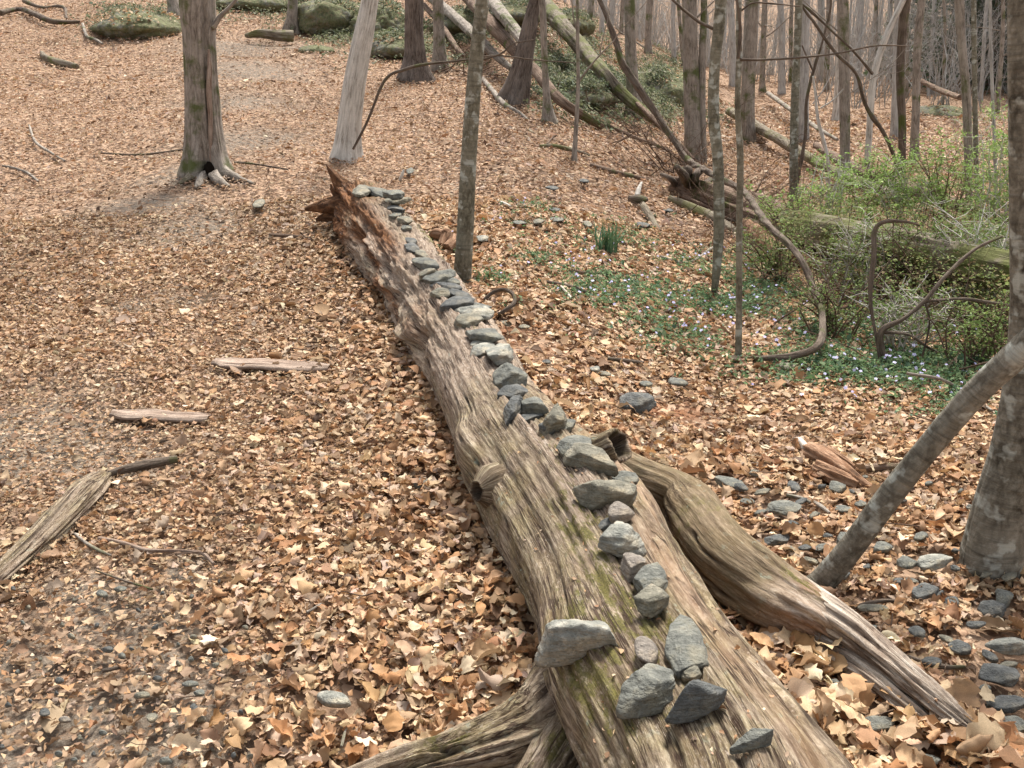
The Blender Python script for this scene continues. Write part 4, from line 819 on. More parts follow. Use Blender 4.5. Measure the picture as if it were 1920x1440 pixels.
# big trunk at the right edge and the leaning pole
tree([(1856, 1062, 108), (1878, 950, 100), (1905, 850, 94), (1925, 740, 88), (1938, 600, 84), (1938, 400, 84), (1936, 200, 84), (1934, 0, 84)], 'b_pole', 'big grey-green trunk at the right edge with a mossy foot', flare=.12, n=200, m=110, seed=30, crown=(3, 3.4), bump=.03, lobes=2)
rows = []
for i, (px, py, w_, yy) in enumerate([(1522, 1112, 58, 0), (1548, 1085, 50, 0), (1602, 1018, 48, -.02), (1668, 930, 47, -.05), (1740, 840, 47, -.09), (1820, 748, 48, -.14), (1915, 655, 50, -.2), (2060, 520, 48, -.3)]):
    b0 = G(1545, 1100); r = ray(px, py); t = (b0[1]+yy)/r[1]; rows.append((*(CAMP+r*t), w_*t/FPX/2))
for k in range(3): rows.append((rows[-1][0]+.35, rows[-1][1], rows[-1][2]+.4, rows[-1][3]*.85))
V, F, g, *_ = tube(np.array(rows), 200, 64, lambda s, t, r: r*(1+.05*noise(np.cos(t)*2, np.sin(t)*2, s*5, 3)+.08*np.exp(-((s % .21-.1)/.02)**2)*noise(np.cos(t), np.sin(t), s*2, 9)))
pole = thing('leaning_tree', G(1545, 1100), 'smooth grey leaning stem rising to the right from behind the bent limb', 'young tree'); mesh_obj('trunk', V, F, MAT['b_pole'], pole, attrs={'gc': g})

# further woods: single bare trees behind the ones above
far_x = [(1105, 40, 24, 12), (1128, 46, 26, 10), (1146, 52, 30, 9), (1215, 60, 28, 13), (1238, 66, 34, 14), (1262, 62, 30, 9), (1277, 70, 30, 7), (1345, 60, 33, 10), (1372, 60, 30, 12), (1432, 55, 30, 11), (1452, 60, 34, 9), (1466, 58, 30, 13),
         (1483, 60, 34, 8), (1522, 60, 32, 9), (1538, 62, 36, 12), (1552, 60, 30, 10), (1598, 60, 32, 9), (1611, 62, 30, 12), (1642, 60, 32, 8), (1658, 62, 28, 10), (1668, 60, 34, 9), (1702, 60, 27, 7), (1736, 60, 24, 6), (1750, 60, 30, 9), (1772, 60, 25, 6), (1790, 60, 29, 8),
         (1846, 60, 26, 7), (1880, 60, 24, 8), (1415, 50, 36, 9), (1505, 50, 38, 8), (1575, 50, 37, 8), (1626, 50, 26, 7), (1195, 50, 33, 10), (1165, 50, 30, 8), (1302, 50, 36, 8), (1325, 50, 38, 9)]
TA = [(1180, 'the grey tree with a mossy foot'), (1297, 'the stout trunk with holes'), (1345, 'the sinuous young tree'), (1384, 'the thin pale-green sapling'), (1406, 'the grey tree beside the mossy log end'), (1492, 'the greenish slim trunk'), (1582, 'the straight grey trunk'), (1650, 'the slender curving pale tree'), (1690, 'the knotty dark trunk'), (1720, 'the lumpy pale grey trunk'), (1810, 'the streaked grey trunk'), (1858, 'the very thin pale sapling'), (1083, 'the very thin forked sapling')]
for i, (px, py, yy, w_) in enumerate(far_x):
    if i % 3 == 1 and px > 1180: continue
    an_ = min(TA, key=lambda q: abs(q[0]-px)); lab_ = ('broader' if w_ > 10 else 'thin' if w_ < 8 else 'slender') + (' far' if yy > 32 else '') + ' bare tree ' + ('just ' if abs(an_[0]-px) < 16 else '') + ('left' if px < an_[0] else 'right') + ' of ' + an_[1]
    lx = random.uniform(-8, 8)
    tree([(px-lx*.3, py+90, w_), (px, py, w_*.92), (px+lx, -30, w_*.85)], 'b_far' if i % 3 else 'b_grey', lab_, base_y=yy, flare=.3, n=50, m=14, bump=.1, seed=60+i, crown=(5, 1.6 if i % 2 else 3), top=random.uniform(8, 10), group='bare trees in the woods behind', sprd=1.1)
# far-off wood as one mass
parts = []; r_ = np.random.default_rng(5)
for i in range(95):
    y = r_.uniform(38, 84); u = r_.uniform(.02, .62); x = u*y; z = float(terrain(x, y)); rad = r_.uniform(.035, .10); h = r_.uniform(7, 13)
    P = [(x, y, z-.1, rad*1.2)]; lx, ly = r_.normal(0, .04, 2)
    for k in range(1, 6): P.append((x+lx*h*k/5+r_.normal(0, .05), y, z+h*k/5, rad*(1-.14*k)))
    V, F, g, *_ = tube(np.array(P), 8, 6, caps=False); parts.append((V, F, g))
    st = [((P[k][0], P[k][1], P[k][2]-r_.uniform(0, h/5)), (r_.normal(0, 1), r_.normal(0, .4), r_.uniform(.2, 1)), rad*.3) for k in (1, 2, 2, 3, 3, 4, 4)]
    parts.append(bare_limbs(st, 0, 3000+i, length=2.6, depth=1, seg=3, sides=3, up=1))
for i in range(760):      # brushy thickets between them
    y = r_.uniform(24, 60); u = r_.uniform(.06, .62); x = u*y; z = float(terrain(x, y))
    if y < 32 and u < .3: continue
    st = [((x+r_.normal(0, .3), y, z), (r_.normal(0, .35), r_.normal(0, .3), 1), r_.uniform(.008, .02)) for k in range(4)]
    parts.append(bare_limbs(st, 0, 5000+i, length=2.6, depth=2 if i % 2 else 1, seg=3, sides=3, up=1))
V, F, g = merge(parts); o = mesh_obj('distant_woods', V, F, MAT['b_far'], attrs={'gc': g}); tag(o, 'dense mass of far bare grey trunks and twigs behind everything on the right', 'woods', kind='stuff')

# ------------------------------------------------------------------ fallen trunks, vine and sticks
def dead(name, rows, mat, label, cat, k=.75, n=None, m=None, seed=1, amp=.12, group=None, root=None, taper=True):
    if len(rows[0]) == 3 or name in ('stick', 'fallen_branch'): rows = [(*q[:3], (q[3] if len(q) > 3 else 0)+(.022 if q[2] < 10 else .008)) for q in rows]
    P = gpath(rows, k); L = np.linalg.norm(np.diff(P[:, :3], axis=0), axis=1).sum(); rm = P[:, 3].mean()
    n = n or int(np.clip(L/rm*3, 16, 240)); m = m or (40 if rm > .05 else 16 if rm > .012 else 8)
    V, F, g, s, t = tube(P, n, m, lambda s, t, r: r*(1+amp*noise(np.cos(t)*1.8, np.sin(t)*1.8, s*.6/rm*.3, seed)+amp*.6*noise(np.cos(t)*6, np.sin(t)*6, s*.15/rm, seed+1)+amp*.4*noise(np.cos(t)*12, np.sin(t)*12, s*.3/rm, seed+2)))
    if root is not None: return mesh_obj(name, V, F, MAT[mat], root, attrs={'gc': g+seed % 5})
    b = P[len(P)//2, :3]; o = mesh_obj(name, V-b, F, MAT[mat], attrs={'gc': g+seed % 5}); o.location = Vector(b); return tag(o, label, cat, group)
rl = thing('rotten_log', G(1500, 440), 'long rotting brown trunk with an upturned root end, half hidden in green shrubs', 'fallen log')
dead('trunk', [(1262, 348, 18, .0), (1300, 360, 24), (1360, 382, 30), (1430, 410, 33), (1500, 440, 34), (1600, 470, 36), (1720, 500, 38), (1850, 525, 40), (2000, 560, 42)], 'b_brown', '', '', seed=31, amp=.22, n=260, m=70, root=rl)
for q, s_ in [([(1290, 350, 8, .1), (1282, 330, 9, .25), (1268, 312, 6, .35)], 1), ([(1300, 350, 9, .1), (1305, 328, 8, .28), (1318, 315, 6, .3)], 2), ([(1270, 352, 7, .05), (1258, 335, 5, .15), (1240, 326, 3, .15)], 3), ([(1310, 360, 8, .1), (1328, 340, 6, .2), (1345, 330, 3, .2)], 4), ([(1275, 345, 10, .05), (1290, 320, 9, .3), (1275, 318, 4, .3)], 5)]:
    dead('root', q, 'b_vine', '', '', root=rl, seed=s_, n=30, m=12, amp=.2)
dead('moss_covered_length', [(1470, 418, 22, .10), (1540, 436, 30, .16), (1620, 452, 33, .2), (1740, 478, 36, .24), (1850, 500, 38, .26), (1990, 530, 40, .26)], 'b_mossd', '', '', root=rl, seed=131, amp=.22, n=200, m=60)
for q in range(26):
    t0 = random.uniform(0, .55); off = random.uniform(-26, 22); ln = random.uniform(.12, .3); pp = [((1-u)*1265+u*1760, (1-u)*352+u*512) for u in (t0, t0+ln/2, t0+ln)]; wv = random.uniform(1.5, 5)
    dead('splinter', [(x, y+off*(1+.2*i)+random.uniform(-3, 3), wv*(1-.35*i), .02) for i, (x, y) in enumerate(pp)], random.choice(['b_brown', 'b_vine', 'b_grey']), '', '', k=2.5, root=rl, seed=q, n=26, m=8, amp=.25)
dead('root', [(1255, 372, 6), (1300, 392, 10), (1350, 415, 9), (1400, 450, 5)], 'b_moss', '', '', root=rl, seed=8)
dead('root', [(1400, 420, 14), (1460, 470, 16), (1540, 500, 14), (1600, 520, 8)], 'b_rot', '', '', root=rl, seed=9)['label'] = 'orange rotten slab'
dead('fallen_log', [(1368, 208, 8, .1), (1420, 238, 9, .1), (1500, 285, 9, .1), (1560, 320, 9, .1), (1640, 352, 10, .1), (1700, 378, 10, .1)], 'b_moss', 'thin mossy trunk lying down the slope behind the right side saplings', 'fallen log', seed=33, group='fallen trunks on the slope')
dead('fallen_log', [(1530, 272, 6, .15), (1570, 298, 9, .15), (1640, 333, 11, .15), (1720, 360, 12, .15), (1800, 386, 11, .15), (1900, 413, 11, .15)], 'b_brown', 'brown fallen trunk crossing behind the green shrubs at the right', 'fallen log', seed=34, group='fallen trunks on the slope')
dead('fallen_log', [(1728, 152, 4, .5), (1760, 168, 5, .5), (1800, 183, 5, .5)], 'b_brown', 'short dark trunk lying high near the pale far rock', 'fallen log', seed=35, group='fallen trunks on the slope')
dead('fallen_log', [(1000, -25, 14, .5), (1030, 20, 15, .5), (1060, 55, 15, .5), (1095, 95, 14, .45), (1130, 135, 13, .4), (1160, 168, 11, .3), (1205, 208, 9, .2), (1245, 240, 6, .1)], 'b_mossd', 'big mossy-backed trunk lying diagonally across the ivy bank', 'fallen log', seed=36, amp=.15, group='fallen trunks on the slope')
dead('fallen_log', [(850, -30, 12, .5), (885, 0, 13, .5), (915, 40, 13, .5), (945, 72, 12, .45), (975, 105, 11, .35), (1002, 130, 10, .3), (1035, 172, 10, .2), (1060, 196, 9, .15), (1095, 218, 8, .1), (1130, 238, 5, .05)], 'b_brown', 'long brown trunk lying diagonally behind the leaning dark tree', 'fallen log', seed=37, group='fallen trunks on the slope')
dead('fallen_log', [(905, -25, 12, .7), (940, 25, 12, .7), (970, 62, 11, .65), (990, 90, 9, .6)], 'b_grey', 'grey trunk end lying above the long brown one', 'fallen log', seed=137, group='fallen trunks on the slope')
dead('fallen_log', [(795, -15, 9, .4), (845, 25, 9, .4), (890, 66, 9, .3), (925, 100, 8, .2), (960, 130, 5, .1)], 'b_grey', 'grey trunk lying diagonally left of the long brown one', 'fallen log', seed=38, group='fallen trunks on the slope')
dead('fallen_log', [(795, 10, 5, .2), (830, 50, 5, .2), (860, 95, 5, .1), (882, 112, 4)], 'b_brown', 'thin pole lying between the grey slim tree and the sapling', 'fallen log', seed=39, group='fallen trunks on the slope')
dead('fallen_log', [(1190, 190, 4, .3), (1235, 232, 5, .25), (1270, 268, 5, .2), (1300, 300, 5, .1)], 'b_brown', 'thin brown pole beside the hanging vine above the hollow root end', 'fallen log', seed=139, group='fallen trunks on the slope')
dead('fallen_log', [(1440, 175, 4, .2), (1520, 232, 4, .15), (1570, 262, 3, .1)], 'b_grey', 'thin grey pole on the far slope behind the greenish slim trunk', 'fallen log', seed=140, group='fallen trunks on the slope')
dead('fallen_branch', [(905, 148, 4), (925, 172, 5), (945, 195, 5), (975, 212, 3), (990, 225, 2)], 'b_grey', 'pale curved branch at the foot of the leaning dark tree', 'branch', seed=40)
dead('fallen_branch', [(1060, 200, 5), (1110, 222, 5), (1150, 240, 4), (1200, 262, 4), (1260, 285, 3)], 'b_brown', 'long brown branch continuing downhill toward the stout trunk with holes', 'branch', seed=41)
dead('fallen_branch', [(1012, 274, 3), (1040, 274, 4), (1075, 282, 4), (1105, 291, 2)], 'b_moss', 'short dark mossy branch with an upturned twig on the open slope', 'branch', seed=42)
dead('fallen_branch', [(1106, 309, 4), (1140, 320, 5), (1180, 330, 5), (1215, 337, 3)], 'b_brown', 'brown branch lying below the very thin forked sapling', 'branch', seed=43)
dead('fallen_branch', [(1026, 270, 2, .02), (1036, 258, 2, .07), (1044, 254, 1.5, .1)], 'b_brown', 'upturned twig standing from the short mossy branch', 'twig', seed=44)
dead('mossy_log', [(1200, 378, 6, .01), (1212, 398, 8), (1225, 418, 7), (1238, 440, 4, -.02)], 'b_moss', 'short mossy log piece on the open slope behind the grass clump', 'log', seed=45)
st = thing('rotten_stump', G(1197, 378), 'small dark broken stump with a bleached spike at the head of the mossy log piece', 'stump')
dead('stump_base', [(1181, 372, 5, .02), (1195, 374, 9, .03), (1208, 374, 7, .02)], 'b_vine', '', '', root=st, seed=46, amp=.3, n=30, m=20)
dead('spike', [(1194, 368, 5, .06), (1198, 355, 4, .12), (1203, 342, 2, .18)], 'b_white', '', '', root=st, seed=47, amp=.2, n=20, m=10)
dead('wood_chip', [(750, 338, 3, .02), (754, 328, 3, .07), (757, 318, 1.6, .12)], 'b_white', 'bleached wood chip standing upright behind the rotten log end', 'wood chip', seed=48)
dead('wood_chip', [(934, 376, 2), (945, 381, 3), (958, 387, 2)], 'b_white', 'white wood chip lying right of the sapling trunk', 'wood chip', seed=49)
rs = thing('rotten_stump', G(830, 455), 'orange-brown rotten stump fragment left of the sapling trunk', 'stump')
for q, s_ in [([(808, 446, 6), (820, 440, 12, .03), (836, 446, 11, .02), (850, 456, 6)], 1), ([(830, 462, 8), (838, 440, 9, .05), (832, 430, 4, .1)], 2), ([(838, 466, 9), (850, 452, 8, .03), (852, 440, 3, .05)], 3)]: dead('rotten_piece', q, 'b_rot', '', '', root=rs, seed=50+s_, amp=.35, n=40, m=24)
rc = thing('rotten_chunk', G(1570, 890), 'crumbling orange rotten wood chunk in the leaves above the leaning pole', 'rotten wood')
for q, s_ in [([(1505, 838, 6, .01), (1525, 850, 17, .0), (1560, 872, 18), (1600, 900, 15), (1636, 920, 10)], 1), ([(1530, 875, 10), (1570, 895, 14), (1610, 910, 10)], 2), ([(1550, 845, 8, .03), (1580, 862, 9, .03), (1615, 888, 6, .02)], 3)]: dead('rotten_piece', q, 'b_rot', '', '', root=rc, seed=56+s_, amp=.35, n=70, m=36)
dead('stick', [(1612, 880, 7), (1650, 876, 8), (1690, 876, 7), (1722, 872, 5)], 'b_brown', 'thick dark stick right of the orange rotten chunk', 'stick', seed=61)
dead('wood_chip', [(1498, 826, 6, .02), (1510, 840, 8, .02), (1516, 850, 5)], 'b_white', 'bleached chip against the upper end of the orange rotten chunk', 'wood chip', seed=62)
# left side wood
bs = thing('bark_slab', G(100, 990), 'long furrowed slab of grey dead wood lying at the left edge', 'dead wood')
P = gpath([(192, 895, 20), (160, 925, 31), (120, 968, 33), (75, 1015, 31), (25, 1062, 29), (-50, 1130, 22)], .45)
V, F, g, s, t = tube(P, 240, 90, lambda s, t, r: r*(1-.28*np.clip(np.cos(t), 0, 1))*(1+.16*noise(np.cos(t)*2, np.sin(t)*2, s*2, 71)+.2*noise(np.cos(t)*7, np.sin(t)*7, s*1.6, 72)) - .2*r*np.clip(1-np.abs(noise(np.cos(t)*3, np.sin(t)*3, s*1.1, 73))/.14, 0, 1), (0, 0, 1))
pad = lambda a: np.concatenate([a, [0, 0]])
mesh_obj('slab', V, F, MAT['log'], bs, attrs=dict(gc=g+2, rot=pad(.0*s), pink=pad(.35+.3*np.sin(t*3+s*6)), tan=pad(0*s), moss=pad(0*s), crack=pad(.7*np.exp(-((t-.4+.3*np.sin(s*4))/.1)**2))))
dead('stick', [(204, 888, 5), (235, 880, 8), (285, 869, 9), (332, 861, 7)], 'b_vine', 'thick dark stick lying end to end with the grey slab', 'stick', seed=63, amp=.12)
def plank(name, pa, pb, wpx, label, seed):
    a, b = G(*pa), G(*pb); n, m = 90, 30; t = np.linspace(0, 1, n)[:, None]; ax = (b-a)/np.linalg.norm(b-a); sd_ = np.cross(ax, [0, 0, 1]); wdt = wpx*depth_of(a)/FPX/math.sin(.42)*.5
    th = np.linspace(-PI, PI, m, endpoint=False); Vv = []
    L = np.linalg.norm(b-a)
    for i in range(n):
        q = i/(n-1); e0 = .5+.5*min(1, q*9+.3*noise(q*40, 1, 0, seed)); e1 = .45+.55*min(1, (1-q)*7); ww = wdt*min(e0, e1)*(1+.12*float(noise(q*8, 0, 0, seed)))
        cx = np.sign(np.cos(th))*np.abs(np.cos(th))**.6; cz = np.sign(np.sin(th))*np.abs(np.sin(th))**.6
        c = a+(b-a)*q; c[2] = terrain(c[0], c[1])+.022
        hz = .012*(1+.5*noise(np.cos(th)*7, q*5, 0, seed+2))
        Vv.append(c+sd_*(cx*ww*(1+.04*noise(np.cos(th)*3, q*20, 0, seed+3)))[:, None]+np.array([0, 0, 1])*(cz*hz)[:, None])
    V = np.vstack(Vv); g = np.stack([np.tile(np.cos(th)*.08, n), np.tile(np.sin(th)*.03, n), np.repeat(np.linspace(0, L, n), m)], 1)+seed
    o = mesh_obj(name, V-a, [grid_faces(n, m), np.array([list(range(m))]), np.array([[(n-1)*m+k for k in range(m)][::-1]])], MAT['b_plank'], attrs={'gc': g}); o.location = Vector(a); return tag(o, label, 'dead wood')
plank('wood_plank', (402, 686), (618, 698), 22, 'flat weathered pinkish slab of wood, the farther and longer of the two on the leaves', 3)
plank('wood_plank', (212, 784), (394, 794), 18, 'flat weathered pinkish slab of wood, the nearer and shorter of the two on the leaves', 4)
0 and plank('wood_plank', (10, 690), (95, 684), 12, 'half buried strip of pale wood at the left edge', 5)
for i, (q, mt, lab) in enumerate([
 ([(185, 1009, 3.5), (230, 1018, 4), (275, 1031, 4), (330, 1033, 3.5), (378, 1037, 3.5), (400, 1057, 3)], 'b_plank', 'long bent reddish stick on the leaves below the dark thick stick'),
 ([(141, 1001, 3), (160, 1017, 3), (185, 1032, 3), (208, 1041, 2)], 'b_grey', 'grey twig just left of the long bent reddish stick'),
 ([(180, 1070, 1.5), (215, 1082, 2), (250, 1094, 2.2), (286, 1105, 2)], 'b_vine', 'thin dark twig on bare soil below the long bent reddish stick'),
 ([(192, 1258, 4), (212, 1254, 4), (234, 1249, 3)], 'b_vine', 'short brown stick among the leaves at the lower left'),
 ([(505, 440, 3), (550, 443, 3.5), (600, 449, 3)], 'b_brown', 'dark straight stick on the leaves left of the rotten log end'),
 ([(78, 98, 3), (86, 108, 6), (110, 117, 7), (145, 125, 5)], 'b_moss', 'curved mossy stick lying high on the left slope'),
 ([(0, 24, 5, .05), (35, 17, 4, .05), (60, 24, 5, .05), (100, 40, 5, .05), (150, 41, 3)], 'b_vine', 'gnarled dark root snaking over the ground in the upper left corner'),
 ([(45, 2, 4, .05), (80, 14, 3), (118, 13, 3), (125, 35, 2)], 'b_vine', 'shorter dark root above the gnarled one in the corner'),
 ([(155, 45, 2.5), (163, 68, 3), (178, 74, 3), (192, 82, 2)], 'b_grey', 'small forked stick below the end of the gnarled root'),
 ([(55, 235, 2), (66, 265, 2.5), (90, 283, 2.5), (122, 302, 2)], 'b_grey', 'thin pale crooked stick on the left slope'),
 ([(5, 311, 2.5), (30, 316, 2.5), (52, 325, 3), (72, 340, 2)], 'b_grey', 'pale curved stick at the left edge'),
 ([(190, 287, 1.5), (260, 290, 2), (350, 280, 2)], 'b_vine', 'thin dark twig running level toward the wounded tree'),
 ([(440, 304, 2), (480, 308, 2), (540, 318, 1.5)], 'b_vine', 'thin dark twig right of the wounded tree roots'),
 ([(908, 562, 3, .02), (925, 548, 4, .05), (945, 543, 4, .07), (962, 552, 4, .06), (964, 568, 4, .04), (950, 580, 4, .02), (934, 590, 3)], 'b_vine', 'curled dark stick looping up from the leaves right of the log'),
 ([(1010, 526, 3), (1050, 532, 3), (1080, 540, 3.5), (1106, 550, 3)], 'b_vine', 'dark stick in the periwinkle below the grass clump'),
 ([(1052, 537, 2.5), (1062, 548, 2.5), (1072, 560, 2.5)], 'b_white', 'pale stick crossing below the dark one in the periwinkle'),
 ([(1075, 507, 2.5), (1100, 512, 3), (1130, 513, 2.5), (1170, 508, 2)], 'b_brown', 'brown stick right below the grass clump'),
 ([(1238, 482, 3), (1290, 492, 2.5), (1340, 462, 3)], 'b_grey', 'thin grey stick leaning toward the sinuous young tree'),
 ([(1270, 432, 2), (1310, 470, 2), (1360, 510, 2.5), (1420, 556, 2)], 'b_brown', 'long thin brown stick passing the foot of the sinuous tree'),
 ([(1140, 672, 3), (1170, 676, 4), (1205, 680, 3)], 'b_vine', 'dark short stick on the leaves above the flat stones'),
 ([(1600, 1140, 4), (1640, 1128, 4), (1680, 1128, 4), (1700, 1138, 3)], 'b_vine', 'dark bent twig right of the pale shard'),
 ([(1700, 1230, 4), (1735, 1242, 5), (1770, 1250, 5), (1810, 1250, 3)], 'b_vine', 'dark stick on the leaves right of the shard, lower one'),
 ([(1475, 928, 3), (1500, 934, 4), (1520, 942, 3)], 'b_grey', 'small grey twig beside the long flat grey stone'),
 ([(1525, 940, 3), (1540, 950, 4), (1555, 962, 3)], 'b_grey', 'grey twig pointing toward the leaning pole'),
 ([(640, 1400, 3, .02), (645, 1380, 3, .02), (650, 1365, 2, .02)], 'b_grey', 'short pale twig at the root limb'),
 ([(575, 1148, 3), (590, 1140, 3), (602, 1132, 2)], 'b_grey', 'tiny grey twig in the leaves left of the log'),
 ([(1222, 890, 4), (1238, 884, 4), (1246, 872, 3)], 'b_grey', 'little forked grey twig on the leaves above the limb'),
 ([(1100, 1000, 2), (1112, 1005, 2)], 'b_vine', 'tiny twig'),
 ([(330, 1310, 1.5), (350, 1306, 1.5), (372, 1305, 1.2)], 'b_brown', 'hair-thin stem beside the touching pebbles'),
 ([(352, 1410, 2.5), (356, 1395, 2.5), (360, 1388, 2)], 'b_pale', 'short yellowish straw at the bottom left'),
 ([(1700, 700, 3, .1), (1760, 710, 3, .1), (1800, 730, 3), (1860, 770, 3)], 'b_grey', 'grey stick lying in the shade under the right shrubs'),
 ([(1800, 760, 4), (1840, 725, 4, .1), (1880, 690, 4, .2)], 'b_pale', 'pale stick leaning up near the big right trunk'),
]):
    if lab != 'tiny twig': dead('stick', q, mt, lab, 'stick', seed=600+i, amp=.15)
# looping vine: hangs down the slope, runs over the rotten log and loops to the sapling
def poly3(rows):
    out = []
    for px, py, hw, yy in rows: r = ray(px, py); t = yy/r[1]; out.append((*(CAMP+r*t), hw*t/FPX))
    return np.array(out)
ysap = G(1384, 676)[1]; yroot = G(1300, 345)[1]
gy_ = lambda px, py, dd: G(px, py)[1]-dd
vn = [(1095, -60, 4, yroot+.6), (1128, 10, 5, yroot+.5), (1148, 60, 7, yroot+.4), (1165, 115, 8, yroot+.3), (1200, 165, 9, yroot+.2), (1222, 205, 8, yroot+.1), (1255, 255, 7, yroot-.1), (1290, 300, 7, yroot-.4), (1330, 322, 7, yroot-1.6), (1390, 362, 7, gy_(1390, 372, 2.4)), (1440, 420, 7, gy_(1440, 430, 2.2)),
      (1488, 470, 7, gy_(1488, 480, 1.7)), (1520, 530, 7.5, gy_(1520, 540, 1.0)), (1543, 590, 8, gy_(1543, 600, .55)), (1530, 645, 9, gy_(1530, 655, .3)), (1490, 668, 8, gy_(1490, 676, .12)), (1440, 670, 7, gy_(1440, 678, .10)), (1400, 674, 6, ysap-.03)]
vn = [(a+random.uniform(-4, 4), b_+random.uniform(-3, 3), c_*.8, d_) for a, b_, c_, d_ in vn]
P = poly3(vn); V, F, g, *_ = tube(P, 320, 18, lambda s, t, r: r*(1+.2*noise(np.cos(t)*2, np.sin(t)*2, s*5, 81)+.15*np.sin(3*t+s*14)))
b = G(1400, 676); o = mesh_obj('looping_vine', V-b, F, MAT['b_vine'], attrs={'gc': g}); o.location = Vector(b); tag(o, 'thick dark vine looping down to the foot of the thin pale-green sapling', 'vine')
def vine(rows, base, label, mat='b_vine', seed=1, extra=()):
    y0 = G(*base)[1]; root = thing('vine', G(*base), label, 'vine')
    for rws in (rows, *extra):
        P = poly3([(a+random.uniform(-4, 4)*(i_ > 0), b_+random.uniform(-4, 4), c_*.72, y0+d_) for i_, (a, b_, c_, d_) in enumerate(rws)]); V, F, g, *_ = tube(P, 110, 10, lambda s, t, r: r*(1+.3*noise(np.cos(t)*2, np.sin(t)*2, s*9, seed)+.25*np.clip(noise(0, 0, s*7, seed+3), 0, 1))); mesh_obj('stem', V, F, MAT[mat], root, attrs={'gc': g})
vine([(1652, 690, 4, 0), (1640, 640, 4, .05), (1630, 560, 5, .1), (1636, 480, 6, .15), (1642, 430, 7, .2), (1662, 417, 6, .2), (1700, 415, 3, .25), (1722, 422, 2, .3)], (1655, 690), 'hooked vine stem standing in the shrubs and bending over right', seed=3)
vine([(1662, 685, 7, 0), (1656, 650, 8, 0), (1653, 618, 8, 0), (1690, 600, 5, 0), (1735, 565, 5, .05), (1775, 515, 5, .1), (1830, 465, 4, .2), (1880, 445, 3, .3)], (1662, 688), 'black stub with grey forked branches sprawling to the right', seed=4,
     extra=([(1655, 620, 4, 0), (1700, 625, 4, .0), (1735, 650, 3, .05), (1760, 660, 3, .1)], [(1735, 562, 4, .05), (1800, 560, 4, .1), (1870, 570, 4, .2), (1950, 580, 3, .3)], [(1735, 565, 3, .05), (1740, 610, 2.5, .05), (1720, 690, 2, 0)]))
vine([(1690, 365, 4, 0), (1684, 320, 5, 0), (1660, 260, 5, -.1), (1625, 200, 5, -.2), (1605, 140, 4, -.3), (1570, 100, 4, -.35), (1530, 50, 4, -.4), (1500, 10, 3, -.4), (1490, -20, 3, -.4)], (1692, 368), 'dark slack vine rising diagonally to the left across the grey trunks', seed=5, extra=([(1636, 142, 3, -.2), (1600, 100, 3, -.3), (1560, 60, 3, -.3), (1520, 20, 3, -.35), (1500, 0, 2, -.4)],))
vine([(1495, 345, 3, 0), (1502, 310, 4, 0), (1514, 250, 4, 0), (1516, 190, 4, 0), (1526, 130, 4, 0), (1540, 90, 3, 0), (1556, 20, 3, 0), (1560, -20, 2, 0)], (1493, 350), 'thin dark wavy vine beside the greenish slim trunk', seed=6, extra=([(1524, 135, 2.5, 0), (1515, 110, 2, 0), (1503, 88, 1.5, 0)],))
vine([(1555, 360, 3, 0), (1548, 300, 4, 0), (1538, 230, 4, 0), (1530, 180, 3, 0), (1524, 140, 2, 0)], (1556, 362), 'pale slender stem between the slim trunk and the straight grey trunk', mat='b_pale', seed=7, extra=([(1538, 200, 2, 0), (1560, 185, 2, 0), (1580, 170, 1.5, 0)],))

logxy_ = C0[::20, :2]; r = np.random.default_rng(77); tw_ = []
for k in range(620):
    y = math.sqrt(r.uniform(1.2**2, 11**2)); a = r.uniform(-.6, .6); x = y*math.tan(a)*.95; L = r.uniform(.04, .2); an = r.uniform(0, 2*PI); p = np.array([x, y, 0.]); d = np.array([math.cos(an), math.sin(an), 0]); rr_ = r.uniform(.0012, .0035); R_ = []
    for i in range(5): q = p+d*L*i/4+np.array([r.normal(0, .006), r.normal(0, .006), 0]); q[2] = terrain(q[0], q[1])+.028+r.uniform(0, .02); R_.append((*q, rr_*(1-.12*i)))
    if min(np.hypot(logxy_[:, 0]-x, logxy_[:, 1]-y)) < .3: continue
    V, F, g, *_ = tube(np.array(R_), 8, 4, caps=False); tw_.append((V, F, g))
V, F, g = merge(tw_); o = mesh_obj('twig_litter', V, F, MAT['b_brown'], attrs={'gc': g}); tag(o, 'fine broken twigs strewn among the dead leaves', 'twigs', kind='stuff')

tg = []
for k, (px, py, sx, sy) in enumerate([(1270, 318, 45, 14)]*26+[(1180, 262, 60, 18)]*14+[(1370, 400, 60, 25)]*22+[(880, 140, 60, 12)]*12+[(1420, 470, 60, 30)]*14+[(1780, 620, 100, 60)]*26+[(1560, 600, 100, 50)]*18+[(1100, 205, 60, 16)]*10):
    p = G(r.normal(px, sx*.6), r.normal(py, sy*.6)); an = r.uniform(0, 2*PI); tg.append(bare_limbs([(p+np.array([0, 0, .03]), np.array([math.cos(an), math.sin(an), r.uniform(.05, .7)]), r.uniform(.004, .009)*(1.4 if py < 350 else .8))], 0, 9000+k, length=.8, depth=2, seg=4, sides=4, up=-.3))
V, F, g = merge(tg); o = mesh_obj('twig_tangle', V, F, MAT['b_brown'], attrs={'gc': g}); tag(o, 'tangled dead twigs and fine brush round the hollow root end and in the thicket', 'brush', kind='stuff')

